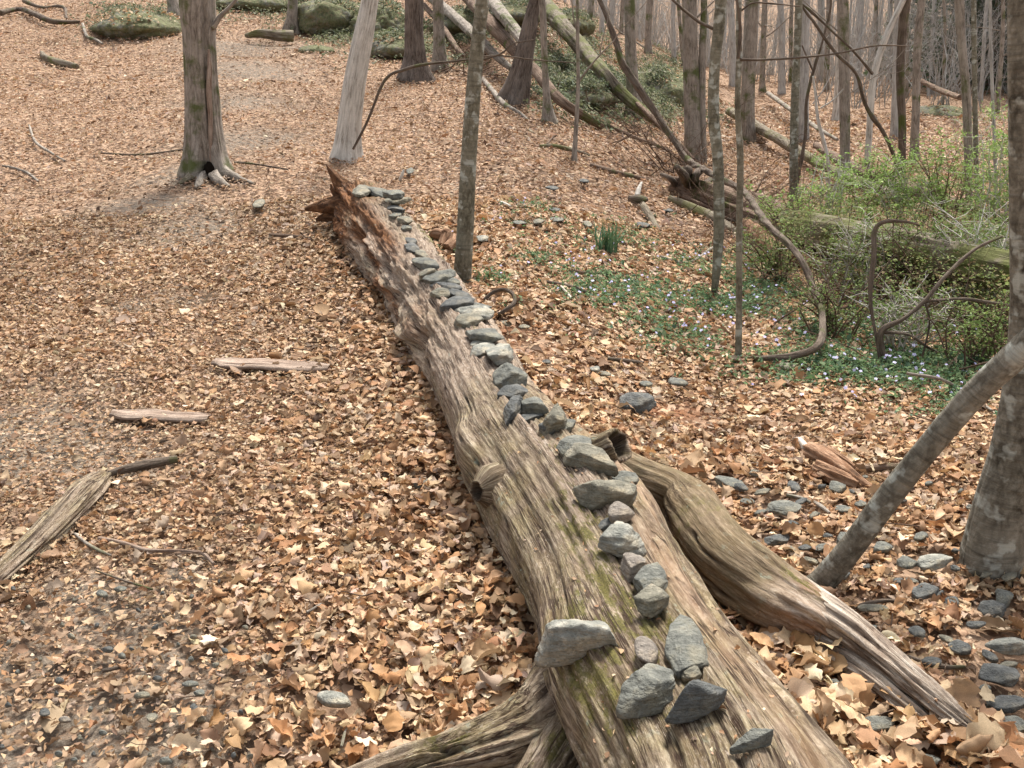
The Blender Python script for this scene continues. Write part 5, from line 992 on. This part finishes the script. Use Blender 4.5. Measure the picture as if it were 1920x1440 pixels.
# ------------------------------------------------------------------ rocks on the slope
ROCKS = []
def boulder(px, py, wpx, hpx, label, seed, mat='b_rockmoss', ydepth=1.4, dyy=0.):
    b = G(px, py+hpx*.4); d = depth_of(b); a = wpx*d/FPX/2; h = hpx*d/FPX*.5; a *= 1.15; cy = b[1]+a*.0+ydepth*.4+dyy; c = np.array([b[0], cy, float(terrain(b[0], cy))-.1*h])
    P = ICO5[0]*np.array([a, ydepth, h]); nr = ICO5[0]
    dd = .30*h*fbm(P[:, 0]*1.3, P[:, 1]*1.3, P[:, 2]*1.8, seed, 7, .6) + .2*h*np.abs(fbm(P[:, 0]*2.5, P[:, 1]*2.5, P[:, 2]*5, seed+4, 3)); lay = noise(P[:, 0]*.8+P[:, 2]*.5, P[:, 1], P[:, 2]*3.5, seed+8)
    V = P + nr*(dd + .1*h*np.tanh(lay*5))[:, None]
    o = mesh_obj('boulder', V, ICO5[1], MAT[mat]); o.location = Vector(c); ROCKS.append((c, a, ydepth, h)); return tag(o, label, 'boulder', 'mossy boulders and outcrops on the slope')
boulder(248, 38, 150, 62, 'low grey-green lichened boulder between the corner roots and the wounded tree', 1, ydepth=1.3)
boulder(440, 4, 200, 36, 'mossy rock at the top edge behind the wounded tree', 2, ydepth=1.2)
boulder(625, 20, 150, 75, 'large mossy outcrop at the top behind the pale leaning tree, its left part', 3, ydepth=1.6)
boulder(712, 30, 80, 85, 'dark mossy outcrop right behind the pale leaning tree', 4, ydepth=1.3)
boulder(745, 80, 110, 50, 'low mossy rock left of the dark ridged tree', 5, ydepth=1.1)
boulder(590, 88, 60, 22, 'small mossy stone below the uprooted mossy root', 6, ydepth=.4)
boulder(865, 45, 100, 50, 'mossy rock behind the slim grey tree', 7, ydepth=1.3)
boulder(950, 30, 120, 50, 'mossy bank rock under the diagonal trunks', 8, ydepth=1.5)
boulder(1090, 165, 120, 50, 'ivy covered rock bank between the thin trees', 9, ydepth=1.3)
boulder(1245, 150, 110, 80, 'ivy covered rock right of the grey tree with the mossy foot', 10, ydepth=1.3)
boulder(1060, 40, 90, 40, 'rock bank high behind the leaning dark tree', 11, ydepth=1.4)
boulder(1775, 208, 90, 26, 'pale far rock in the woods near the short dark trunk', 12, ydepth=.8)
tree([(333, 38, 24), (326, 15, 20), (322, 0, 18)], 'b_grey', 'short stretch of trunk with a dark hollow foot beside the lichened boulder', flare=.8, n=40, m=24, seed=31, crown=(2, 5), top=8)
tr, _, yT = tree([(545, 62, 20), (547, 35, 18), (549, 0, 18)], 'b_grey', 'grey tree growing from a mossy root at the top of the slope', flare=.7, n=40, m=24, seed=32, crown=(2, 5), top=8)
dead('root', [(463, 66, 5, .1), (490, 63, 8, .12), (520, 66, 9, .1), (550, 68, 10, .05)], 'b_moss', '', '', root=tr, seed=33, amp=.2)

# ------------------------------------------------------------------ dead leaves on the forest floor
def leaf_protos(nst, nac, count, seed, crumble=0.):
    r = np.random.default_rng(seed); out = []
    for q in range(count):
        t = np.linspace(0, 1, nst); k = r.integers(0, 5)
        if k == 0: w_ = .30*np.sin(PI*t**.8)**.75
        elif k == 1: w_ = .27*np.sin(PI*t)**.6*(1+.3*np.cos(2*PI*3.2*t+r.uniform(0, 6)))
        elif k == 2: w_ = .36*np.sin(PI*t**.7)**.6*(1+.15*r.normal(0, 1, nst))
        elif k == 3: w_ = .42*np.sin(PI*t**.9)**.5*(1+.25*np.cos(2*PI*2.5*t))
        else: w_ = .26*np.sin(PI*t)**.7*(1+.2*r.normal(0, 1, nst))
        w_ = np.clip(w_, .012, .5); wl = w_*(1+.10*r.normal(0, 1, nst)); wr = w_*(1+.10*r.normal(0, 1, nst))
        a = np.linspace(-1, 1, nac); curl = r.normal(.0, .55); cup = r.normal(.2, .6); fold = r.uniform(-.1, .5); twist = r.normal(0, .5)
        V = []
        for i in range(nst):
            for s_ in a:
                x = (wl[i] if s_ < 0 else wr[i])*s_; cang = cup*abs(s_)*1.1+fold; xr = x*math.cos(cang*.8); z = abs(x)*math.sin(cang*.8)
                y = t[i]-.5; ph = y*curl*1.6; yy = y*math.cos(ph*.6) if abs(ph) > .01 else y; z2 = z + (y*y)*curl*.7 + .04*r.normal(); tw = twist*y; V.append((xr*math.cos(tw)-z2*math.sin(tw)*.3, yy, z2+x*math.sin(tw)))
        out.append(V)
    P = np.array(out); P[:, :, 2] -= P[:, :, 2].min(1)[:, None]*.8 + .02
    i = np.arange(nst-1)[:, None]; j = np.arange(nac-1)[None]; F = np.stack([i*nac+j, i*nac+j+1, (i+1)*nac+j+1, (i+1)*nac+j], -1).reshape(-1, 4)
    return P, F
PAL = np.array([(.53, .36, .225), (.45, .265, .14), (.62, .455, .31), (.42, .29, .195), (.74, .62, .47), (.28, .175, .105), (.49, .385, .31), (.36, .20, .105), (.66, .51, .34), (.15, .095, .065)])
PAL = PAL*np.array([1.0, .96, .90]); PWT = np.array([.2, .13, .16, .12, .06, .11, .08, .07, .05, .02]); PWT /= PWT.sum()
def scatter(protos, F, X, Y, size, zoff, tilt, r, pal=PAL, wt=PWT, dull=None, Z=None):
    n = len(X); vi = r.integers(0, len(protos), n); A = protos[vi]*size[:, None, None]
    yaw = r.uniform(0, 2*PI, n); rx = r.normal(0, 1, n)*tilt; ry = r.normal(0, 1, n)*tilt
    def rot(A, ang, i, j):
        c, s_ = np.cos(ang)[:, None], np.sin(ang)[:, None]; a, b = A[:, :, i].copy(), A[:, :, j].copy(); A[:, :, i] = a*c-b*s_; A[:, :, j] = a*s_+b*c
    rot(A, rx, 1, 2); rot(A, ry, 0, 2); rot(A, yaw, 0, 1)
    e = .05; Z0 = terrain(X, Y) if Z is None else Z; sx = (terrain(X+e, Y)-terrain(X-e, Y))/(2*e); sy = (terrain(X, Y+e)-terrain(X, Y-e))/(2*e)
    mn = A[:, :, 2].min(1); A[:, :, 2] += (-mn*.75 + zoff)[:, None] + sx[:, None]*A[:, :, 0] + sy[:, None]*A[:, :, 1]
    lv = protos[vi]+r.uniform(0, 50, (n, 1, 3)).repeat(protos.shape[1], 1)*.02
    A[:, :, 0] += X[:, None]; A[:, :, 1] += Y[:, None]; A[:, :, 2] += Z0[:, None]
    col = pal[r.choice(len(pal), n, p=wt)]*r.uniform(.72, 1.28, (n, 1))*(1+r.normal(0, .025, (n, 3)))*np.array([1.0, .985, .96])
    if dull is not None: col = col*(1-.35*dull[:, None]) + np.array([.10, .085, .07])*.35*dull[:, None]
    col = np.concatenate([np.clip(col, .01, .85), np.ones((n, 1))], 1).repeat(A.shape[1], 0)
    nv = A.shape[1]; FF = (F[None] + (np.arange(n)*nv)[:, None, None]).reshape(-1, 4)
    return A.reshape(-1, 3), FF, col, lv.reshape(-1, 3)
rl_ = np.random.default_rng(99)
def sector(r0, r1, n, half=.66):
    rad = np.sqrt(rl_.uniform(r0*r0, r1*r1, n)); a = rl_.uniform(-half, half, n); return rad*np.sin(a), rad*np.cos(a)
logxy = C[:, :2]
def logdist(X, Y):       # signed sideways distance from the log axis
    out = np.full(len(X), 9.)
    sel = np.where(Y < 9)[0]
    for ch in np.array_split(sel, max(1, len(sel)//4000)):
        dx = X[ch][:, None]-logxy[None, ::20, 0]; dy = Y[ch][:, None]-logxy[None, ::20, 1]; d2 = dx*dx+dy*dy; k = d2.argmin(1); out[ch] = np.sqrt(d2[np.arange(len(ch)), k])*np.sign(dx[np.arange(len(ch)), k])
    return out
def sizefield(X, Y):
    rt_ = sstep(-1.5, -.15, X+.12*Y*0); ld = logdist(X, Y)
    near = np.exp(-(np.abs(ld)/.75)**2); s_ = .0225 + .008*rt_ + .007*near + .007*sstep(.4, 1.4, X)*(Y < 4) + .004*sstep(4, 7, Y)
    return s_, ld
bl = []
for (r0, r1, n, nst, nac, cnt, boost) in [(1.0, 4.4, 52000, 8, 5, 40, 1.), (4.4, 8.5, 120000, 5, 3, 30, 1.), (8.5, 15, 110000, 3, 3, 24, 1.15), (15, 25, 130000, 3, 3, 24, 1.6), (25, 40, 70000, 2, 3, 16, 2.4)]:
    X, Y = sector(r0, r1, n); dt = dirt_at(X, Y); cl_ = (X > .35) & (Y < 4.6) & (X > .25*Y) & (rl_.random(n) < .22)
    for cx_, cy_, cr_ in CLEAR: cl_ |= ((X-cx_)**2+(Y-.3*cr_-cy_)**2 < (cr_*.95)**2) & (rl_.random(n) < .96)
    for p_, r_r in rusts: cl_ |= ((X-p_[0])**2+(Y-p_[1])**2 < (r_r*.8)**2) & (rl_.random(n) < .6)
    keep = (rl_.random(n) > np.where(Y > 7.5, .72, .80)*dt) & ~cl_; X, Y, dt = X[keep], Y[keep], dt[keep]
    bare = sstep(.25, .8, noise(X*1.6, Y*1.6, 0, 77)*.5+.5); keep = rl_.random(len(X)) > .12*bare; X, Y, dt = X[keep], Y[keep], dt[keep]
    sz, ld = sizefield(X, Y); sz = sz*np.exp(rl_.normal(0, .36, len(X)))*boost; sz = np.minimum(sz, .15*boost)
    pile = np.clip(np.exp(-((np.abs(ld)-.28)/.16)**2), 0, 1)*(ld < 9)
    zo = .004 + rl_.uniform(0, 1, len(X))**1.6*(.018+.05*pile) + (.01 if r0 > 8 else 0)
    P, F = leaf_protos(nst, nac, cnt, int(r0*10)+3)
    pal_ = PAL*(1 if r0 < 8 else .84)*np.array([1, 1, 1 if r0 < 8 else 1.05]); wt_ = PWT.copy()
    if r0 > 8: wt_[5] *= 2.0; wt_[9] *= 3.5; wt_[7] *= 1.3
    wt_ /= wt_.sum()
    left = (1-sstep(-1.4, -.3, X))*(Y < 9)
    bl.append(scatter(P, F, X, Y, sz, zo, np.where(rl_.random(len(X)) < .11, .6, .17), rl_, pal_, wt_, dull=np.clip(.4*left+dt, 0, 1)))
# crumbs of broken leaf everywhere near
X, Y = sector(1.0, 7, 90000); keep = rl_.random(len(X)) < .35+.65*dirt_at(X, Y)+.5*(1-sstep(-1.2, -.2, X)); X, Y = X[keep], Y[keep]
P, F = leaf_protos(3, 3, 20, 5); bl.append(scatter(P, F, X, Y, np.exp(rl_.normal(math.log(.017), .4, len(X))), .002+rl_.uniform(0, .01, len(X)), .3*np.ones(len(X)), rl_, dull=np.ones(len(X))*.4))
# large pale leaves close by, and extra big ones piled right of the log
def big(n, pts, smin, smax, pal, wt, seed, zo=.03):
    r = np.random.default_rng(seed); X, Y = [], []
    while len(X) < n:
        cx, cy, sx, sy = pts[r.integers(0, len(pts))]; g_ = G(r.normal(cx, sx), r.normal(cy, sy)); X.append(g_[0]); Y.append(g_[1])
    X, Y = np.array(X), np.array(Y)
    if pts[0][0] > 1000: ok_ = np.array([min((x-c_[0])**2+(y-c_[1])**2-(.6*c_[2])**2 for c_ in CLEAR) > 0 for x, y in zip(X, Y)]); X, Y = X[ok_], Y[ok_]; n = len(X)
    P, F = leaf_protos(10, 5, 30, seed); return scatter(P, F, X, Y, r.uniform(smin, smax, n), .01+r.uniform(0, zo, n), .35*np.ones(n), r, pal, wt)
PB = np.array([(.60, .43, .27), (.70, .56, .40), (.48, .29, .15), (.42, .22, .10), (.52, .35, .21)]); WB = np.array([.3, .2, .2, .15, .15])
bl.append(big(260, [(1500, 1260, 60, 50), (1600, 1380, 120, 50), (1440, 1200, 40, 40), (1700, 1400, 80, 40), (1850, 1420, 60, 30)], .055, .105, PB, WB, 7, .05))
bl.append(big(170, [(700, 1250, 200, 120), (880, 1150, 80, 120), (560, 1400, 120, 40), (700, 1010, 90, 90), (860, 1330, 60, 40)], .045, .08, PB, WB, 8))
bl.append(big(60, [(1350, 900, 120, 60), (1600, 1000, 200, 80), (1200, 830, 60, 40)], .05, .09, PB, WB, 9))
for c, a, yd, hh in ROCKS:
    n = int(900*a*yd); X = c[0]+a*1.1*rl_.uniform(-1, 1, n); Y = c[1]+yd*1.1*rl_.uniform(-1, 1, n); q = 1-((X-c[0])/a)**2-((Y-c[1])/yd)**2; k_ = (noise(X*2.5, Y*2.5, 0, 7)+.35*rl_.normal(0, 1, n) > .12) & (q > 0)
    X, Y, q = X[k_], Y[k_], q[k_]; n = len(X); P, F = leaf_protos(3, 3, 12, 9); bl.append(scatter(P, F, X, Y, .06*np.exp(rl_.normal(0, .3, n)), .02*np.ones(n), .4*np.ones(n), rl_, Z=np.maximum(terrain(X, Y), c[2]+hh*np.sqrt(q)*1.12)))
V = np.vstack([b_[0] for b_ in bl]); off = np.cumsum([0]+[len(b_[0]) for b_ in bl[:-1]]); F = np.vstack([b_[1]+o_ for b_, o_ in zip(bl, off)])
o = mesh_obj('leaf_litter', V, F, MAT['leaf'], attrs={'tint': np.vstack([b_[2] for b_ in bl]), 'lv': np.vstack([b_[3] for b_ in bl])}, smooth=False)
tag(o, 'thick carpet of dry tan and brown leaves covering the forest floor', 'dead leaves', kind='stuff')
# little leaf bits caught on the log
cand = []; 
for q in range(1500):
    px, py = random.uniform(640, 1500), random.uniform(350, 1440); 
    if random.random() > .35: continue
    h, n_ = on_log(px, py)
    if h is not None and n_[2] > .55: cand.append(h)
cand = np.array(cand); P, F = leaf_protos(4, 3, 12, 15); nC = len(cand)
b_ = scatter(P, F, cand[:, 0], cand[:, 1], rl_.uniform(.006, .018, nC), np.zeros(nC)+.001, .2*np.ones(nC), rl_, Z=cand[:, 2])
o = mesh_obj('leaf_crumbs', b_[0], b_[1], MAT['leaf'], attrs={'tint': b_[2], 'lv': b_[3]}, smooth=False); tag(o, 'crumbs of dry leaf and bark caught on top of the log', 'leaf crumbs', kind='stuff')

# ------------------------------------------------------------------ green plants
def GV(px, py):
    """ground points for arrays of pixels"""
    px = np.asarray(px, float); py = np.asarray(py, float); R = FW[None] + ((px-960)/FPX)[:, None]*RT + ((720-py)/FPX)[:, None]*UPV
    t = np.full(len(px), 1.); done = np.zeros(len(px), bool)
    for k in range(420):
        P = CAMP + R*t[:, None]; below = P[:, 2] < terrain(P[:, 0], P[:, 1]); done |= below
        if done.all(): break
        t = np.where(done, t, t*1.008+.012)
        if (t > 90).all(): break
    return CAMP + R*t[:, None], done & (t < 80)
GP, GF = leaf_protos(3, 3, 12, 41)
GREEN = np.array([(.10, .19, .08), (.14, .24, .10), (.19, .29, .13), (.09, .17, .10), (.24, .33, .17)]); GW = np.array([.25, .25, .2, .2, .1])
def plants(name, clusters, n, size, h, pal, wt, label, cat, seed, tilt=.5, rocks=False):
    r = np.random.default_rng(seed); wsum = np.array([c[4] for c in clusters]); ci = r.choice(len(clusters), n, p=wsum/wsum.sum()); cl = np.array(clusters)[ci]
    px = cl[:, 0]+cl[:, 2]*r.normal(0, 1, n)*.55; py = cl[:, 1]+cl[:, 3]*r.normal(0, 1, n)*.55
    P, ok = GV(px, py); keep = ok & (noise(P[:, 0]*2.2, P[:, 1]*2.2, 0, seed)+r.normal(0, .3, n) > -.15); P = P[keep]; n = len(P)
    Z = terrain(P[:, 0], P[:, 1])
    if rocks:
        for c, a, yd, hh in ROCKS:
            q = 1-((P[:, 0]-c[0])/a)**2-((P[:, 1]-c[1])/yd)**2; Z = np.maximum(Z, np.where(q > 0, c[2]+hh*np.sqrt(np.clip(q, 0, 1))*1.05, -9))
    # clumps: leaves gather in little rosettes
    k = 5; X = (P[:, 0][:, None]+r.normal(0, size*.9, (n, k))).ravel(); Y = (P[:, 1][:, None]+r.normal(0, size*.9, (n, k))).ravel(); ZZ = np.repeat(Z, k)
    b = scatter(GP, GF, X, Y, size*np.exp(r.normal(0, .3, n*k)), r.uniform(0, h, n*k), tilt*np.ones(n*k), r, pal, wt, Z=ZZ)
    o = mesh_obj(name, b[0], b[1], MAT['greenleaf'], attrs={'tint': b[2], 'lv': b[3]}, smooth=False); return tag(o, label, cat, kind='stuff')
PW = [(1200, 560, 160, 60, 2.0), (1300, 610, 140, 60, 3), (1420, 560, 120, 50, 2.5), (1480, 640, 130, 50, 2.), (1560, 700, 160, 50, 2.2), (1720, 700, 150, 60, 3.2), (1850, 650, 80, 70, 2.6), (1060, 500, 110, 25, .9), (1130, 545, 90, 35, 1.1), (1400, 500, 70, 40, .9), (920, 530, 40, 12, .35), (835, 470, 30, 15, .2), (990, 395, 50, 15, .2), (1000, 440, 90, 30, .5), (1150, 460, 120, 40, .9), (1650, 620, 150, 60, 2), (1780, 760, 80, 30, .8), (1300, 500, 60, 30, .5)]
plants('periwinkle', PW, 8800, .021, .06, GREEN, GW, 'low carpet of small dark green periwinkle leaves spreading under the right side shrubs', 'ground cover', 51)
IV = [(1130, 170, 80, 45, 4), (1060, 150, 70, 45, 3), (790, 70, 60, 40, .5), (560, 30, 120, 40, .5), (1240, 170, 60, 60, 2.6), (1090, 70, 60, 40, 1.2), (1000, 60, 50, 50, .8), (920, 50, 60, 50, .7), (730, 90, 60, 35, .7), (640, 40, 80, 40, .5), (1260, 110, 50, 30, 1), (860, 90, 40, 40, .5), (1160, 240, 50, 10, .15), (1330, 220, 40, 30, .3), (250, 40, 80, 30, .7), (440, 10, 100, 25, .7), (640, 50, 70, 40, 1.2), (600, 20, 60, 30, .6)]
plants('ivy_cover', IV, 20000, .045, .14, np.array([(.13, .16, .08), (.20, .23, .12), (.10, .13, .075), (.30, .30, .20), (.16, .20, .14)]), GW, 'grey-green ivy and low leaves covering the rocky bank', 'ground cover', 52, rocks=True)
UG = [(1560, 470, 110, 40, 2), (1700, 490, 120, 45, 3), (1840, 520, 90, 60, 3), (1600, 560, 120, 40, 2), (1760, 580, 120, 40, 2.4), (1460, 500, 60, 40, 1), (1860, 620, 70, 40, 1.5), (1620, 420, 120, 30, 1)]
plants('undergrowth', UG, 5200, .019, .42, np.array([(.19, .27, .08), (.25, .30, .10), (.15, .20, .07), (.30, .26, .13), (.24, .17, .09)]), GW, 'hazy olive green undergrowth of small leaves in the thicket at the right', 'undergrowth', 55)
# violet flowers
r = np.random.default_rng(61); wsum = np.array([c[4] for c in PW]); ci = r.choice(len(PW), 330, p=wsum/wsum.sum()); cl = np.array(PW)[ci]; P, ok = GV(cl[:, 0]+cl[:, 2]*r.normal(0, .5, 330), cl[:, 1]+cl[:, 3]*r.normal(0, .5, 330)); P = P[ok]
Vf_, Ff_ = [], []
for p in P:
    s_ = r.uniform(.007, .0115); c = p+np.array([0, 0, r.uniform(.05, .09)]); nrm = np.array([r.normal(0, .4), -.5+r.normal(0, .3), 1]); nrm /= np.linalg.norm(nrm); a = np.cross(nrm, [0, 1, .2]); a /= np.linalg.norm(a); b2 = np.cross(nrm, a); ph = r.uniform(0, 6)
    for k in range(5):
        an = ph+k*2*PI/5; d1 = a*math.cos(an)+b2*math.sin(an); d2 = a*math.cos(an+.5)+b2*math.sin(an+.5); d0 = a*math.cos(an-.5)+b2*math.sin(an-.5); o0 = len(Vf_)
        Vf_ += [c, c+d0*s_*.8+nrm*.002, c+d1*s_*1.1, c+d2*s_*.8+nrm*.002]; Ff_.append((o0, o0+1, o0+2, o0+3))
mv = M('violet_petal', .6, .2); mv.col(mv.mix(mv.ramp(mv.noise(mv.obj(), 3, 2), [(.4, 0.), (.6, 1.)]), (.40, .37, .62), (.56, .53, .74)))
o = mesh_obj('periwinkle_flowers', np.array(Vf_), np.array(Ff_), mv.m, smooth=False); tag(o, 'tiny violet flowers sprinkled over the periwinkle', 'flowers', kind='stuff')
# grass-like clump
gb = G(1140, 478); root = thing('daffodil_clump', gb, 'upright tuft of blue-green strap leaves standing alone on the slope', 'grass clump')
Vb_, Fb_ = [], []; r = np.random.default_rng(8)
for k in range(75):
    an = r.uniform(0, 2*PI); ln = r.uniform(.16, .30); out_ = r.uniform(.05, .75); w_ = r.uniform(.004, .008); p = gb+np.array([r.normal(0, .035), r.normal(0, .035), -.01]); d = np.array([math.cos(an), math.sin(an), 0]); sd_ = np.array([-math.sin(an), math.cos(an), 0]); o0 = len(Vb_)
    for i in range(7):
        q = i/6; c = p+np.array([0, 0, 1])*ln*(q-.25*out_*q*q)+d*ln*out_*(q**1.8)*.8; ww = w_*(1-q**3); Vb_ += [c-sd_*ww, c+d*.002, c+sd_*ww]
    for i in range(6):
        for j in range(2): Fb_.append((o0+i*3+j, o0+i*3+j+1, o0+i*3+j+4, o0+i*3+j+3))
mg = M('strap_leaf', .5, .3); mg.col(mg.mix(mg.ramp(mg.noise(mg.obj(), 30, 2), [(.3, 0.), (.7, 1.)]), (.07, .16, .075), (.18, .30, .17))); mesh_obj('leaves', np.array(Vb_), np.array(Fb_), mg.m, root)
# fresh green shrubs
FRESH = np.array([(.30, .46, .11), (.36, .52, .16), (.24, .38, .10), (.42, .55, .22), (.20, .30, .10)])
def shrub(px, py, hpx, wpx, label, seed, leaves=900, lf=.019, stems=14, dens_top=True, dull=0.):
    leaves = int(leaves*1.7); lf *= .78; stems = int(stems*1.4); hpx *= 1.15
    b = G(px, py); d = depth_of(b); H = hpx*d/FPX; W = wpx*d/FPX/2; r = np.random.default_rng(seed); root = thing('shrub', b, label, 'shrub', 'fresh green shrubs at the right'); parts = []; tips = []
    for k in range(stems):
        bx = b+np.array([r.normal(0, W*.35), r.normal(0, W*.3), 0]); bx[2] = terrain(bx[0], bx[1])-.02; tx = np.array([b[0]+r.uniform(-W, W)*1.4, b[1]+r.uniform(-W, W)*.9, b[2]+H*r.uniform(.55, 1.1)]); mid = (bx+tx)/2+np.array([r.normal(0, W*.2), r.normal(0, W*.2), H*.18])
        Pm = np.array([(*bx, .006), (*mid, .0045), (*tx, .0018)]); V, F, g, *_ = tube(Pm, 14, 4, caps=False); parts.append((V, F, g)); Q = cr(Pm, 20)
        for j in range(8):
            q = Q[r.integers(5, 20), :3]; dd = r.normal(0, 1, 3); dd[2] = abs(dd[2])*.5; dd /= np.linalg.norm(dd); e = q+dd*H*r.uniform(.12, .35)
            V, F, g, *_ = tube(np.array([(*q, .0025), (*((q+e)/2+r.normal(0, .01, 3)), .002), (*e, .001)]), 5, 3, caps=False); parts.append((V, F, g)); tips.append((q, e))
    V, F, g = merge(parts); mesh_obj('stems', V, F, MAT['b_pale' if seed % 2 else 'b_brown'], root, attrs={'gc': g})
    tp = np.array([[*a, *e] for a, e in tips]); k = r.integers(0, len(tp), leaves); f = r.uniform(.2, 1.1, leaves)[:, None]; pos = tp[k, :3]*(1-f)+tp[k, 3:]*f+r.normal(0, .016, (leaves, 3))
    b_ = scatter(GP, GF, pos[:, 0], pos[:, 1], lf*np.exp(r.normal(0, .3, leaves)), np.zeros(leaves), .6*np.ones(leaves), r, FRESH*(1-.4*dull), GW, Z=pos[:, 2]); mesh_obj('foliage', b_[0], b_[1], MAT['greenleaf'], root, attrs={'tint': b_[2], 'lv': b_[3]}, smooth=False)
SH = [(1470, 455, 80, 120, 'small fresh green shrub at the foot of the greenish slim trunk', 900), (1540, 440, 110, 120, 'fresh green shrub left of the straight grey trunk', 1300), (1610, 430, 120, 130, 'leafy shrub round the foot of the straight grey trunk', 1600), (1690, 440, 130, 130, 'bright shrub in front of the knotty dark trunk', 1700),
      (1770, 450, 150, 140, 'bright shrub left of the streaked grey trunk near the right edge', 1900), (1860, 470, 210, 120, 'tall bright shrub against the big right trunk', 2400), (1450, 530, 90, 120, 'thin shrub left of the vine loop over the rotten log', 900), (1600, 560, 130, 170, 'sparse dull green shrub over the orange rotten slab', 1300),
      (1720, 570, 150, 180, 'sparse dull green shrub in the middle of the thicket', 1700), (1840, 590, 170, 170, 'dense dull green shrub low at the right edge', 2000), (1560, 640, 90, 120, 'low thin shrub inside the vine loop', 600), (1690, 660, 110, 150, 'low twiggy shrub round the black stub', 700), (1820, 690, 110, 130, 'low green shrub left of the big right trunk', 900), (1815, 330, 90, 60, 'small far shrub left of the streaked trunk foot', 500), (1900, 400, 160, 70, 'high leafy shoots in front of the upper right trunk', 1200)]
for i, (px, py, hp, wp, lab, nl) in enumerate(SH): shrub(px, py, hp, wp, lab, 700+i, nl, .026 if py < 480 else .02, stems=12 + (6 if 'dull' in lab or 'twiggy' in lab else 0), dull=1. if py > 500 else 0.)
# dark evergreens far back on the right
EV = np.array([(.06, .09, .05), (.08, .115, .065), (.11, .14, .08), (.06, .08, .055), (.14, .17, .11)])
for i, (u, y, H, W) in enumerate([(.415, 34, 8, 2.8), (.455, 30, 8, 2.6), (.49, 32, 8, 2.8), (.535, 28, 8, 2.6), (.43, 46, 10, 3.6), (.49, 44, 9, 3.4)]):
    x = u*y; z = float(terrain(x, y)); r = np.random.default_rng(800+i); root = thing('evergreen_tree', (x, y, z), ['leftmost', 'second', 'third', 'rightmost front', 'tall far left', 'tall far middle'][i]+' dark green evergreen of those far back in the right side woods', 'evergreen', 'dark evergreens far back at the right')
    V, F, g, *_ = tube(np.array([(x, y, z-.2, .16), (x, y, z+H*.5, .11), (x+.1, y, z+H, .02)]), 12, 10); mesh_obj('trunk', V, F, MAT['b_vine'], root, attrs={'gc': g}); n = 6500
    lev = r.integers(2, 26, n)/26; an = r.integers(0, 9, n)*2*PI/9+lev*17+r.normal(0, .16, n); rad = W*(1-lev*.8)*r.uniform(.15, 1, n)**.7
    X = x+rad*np.cos(an); Y = y+rad*np.sin(an); Z = z+H*lev-rad*.22+r.normal(0, .07, n)
    b_ = scatter(GP, GF, X, Y, .17*np.exp(r.normal(0, .3, n)), np.zeros(n), .4*np.ones(n), r, EV, GW, Z=Z); mesh_obj('crown', b_[0], b_[1], MAT['greenleaf'], root, attrs={'tint': b_[2], 'lv': b_[3]}, smooth=False)
print('objects', len(sc.objects))

for o in sc.objects:
    l = o.get('label')
    if l and (len(l.split()) > 16 or len(l.split()) < 4): print('LABEL', len(l.split()), l)
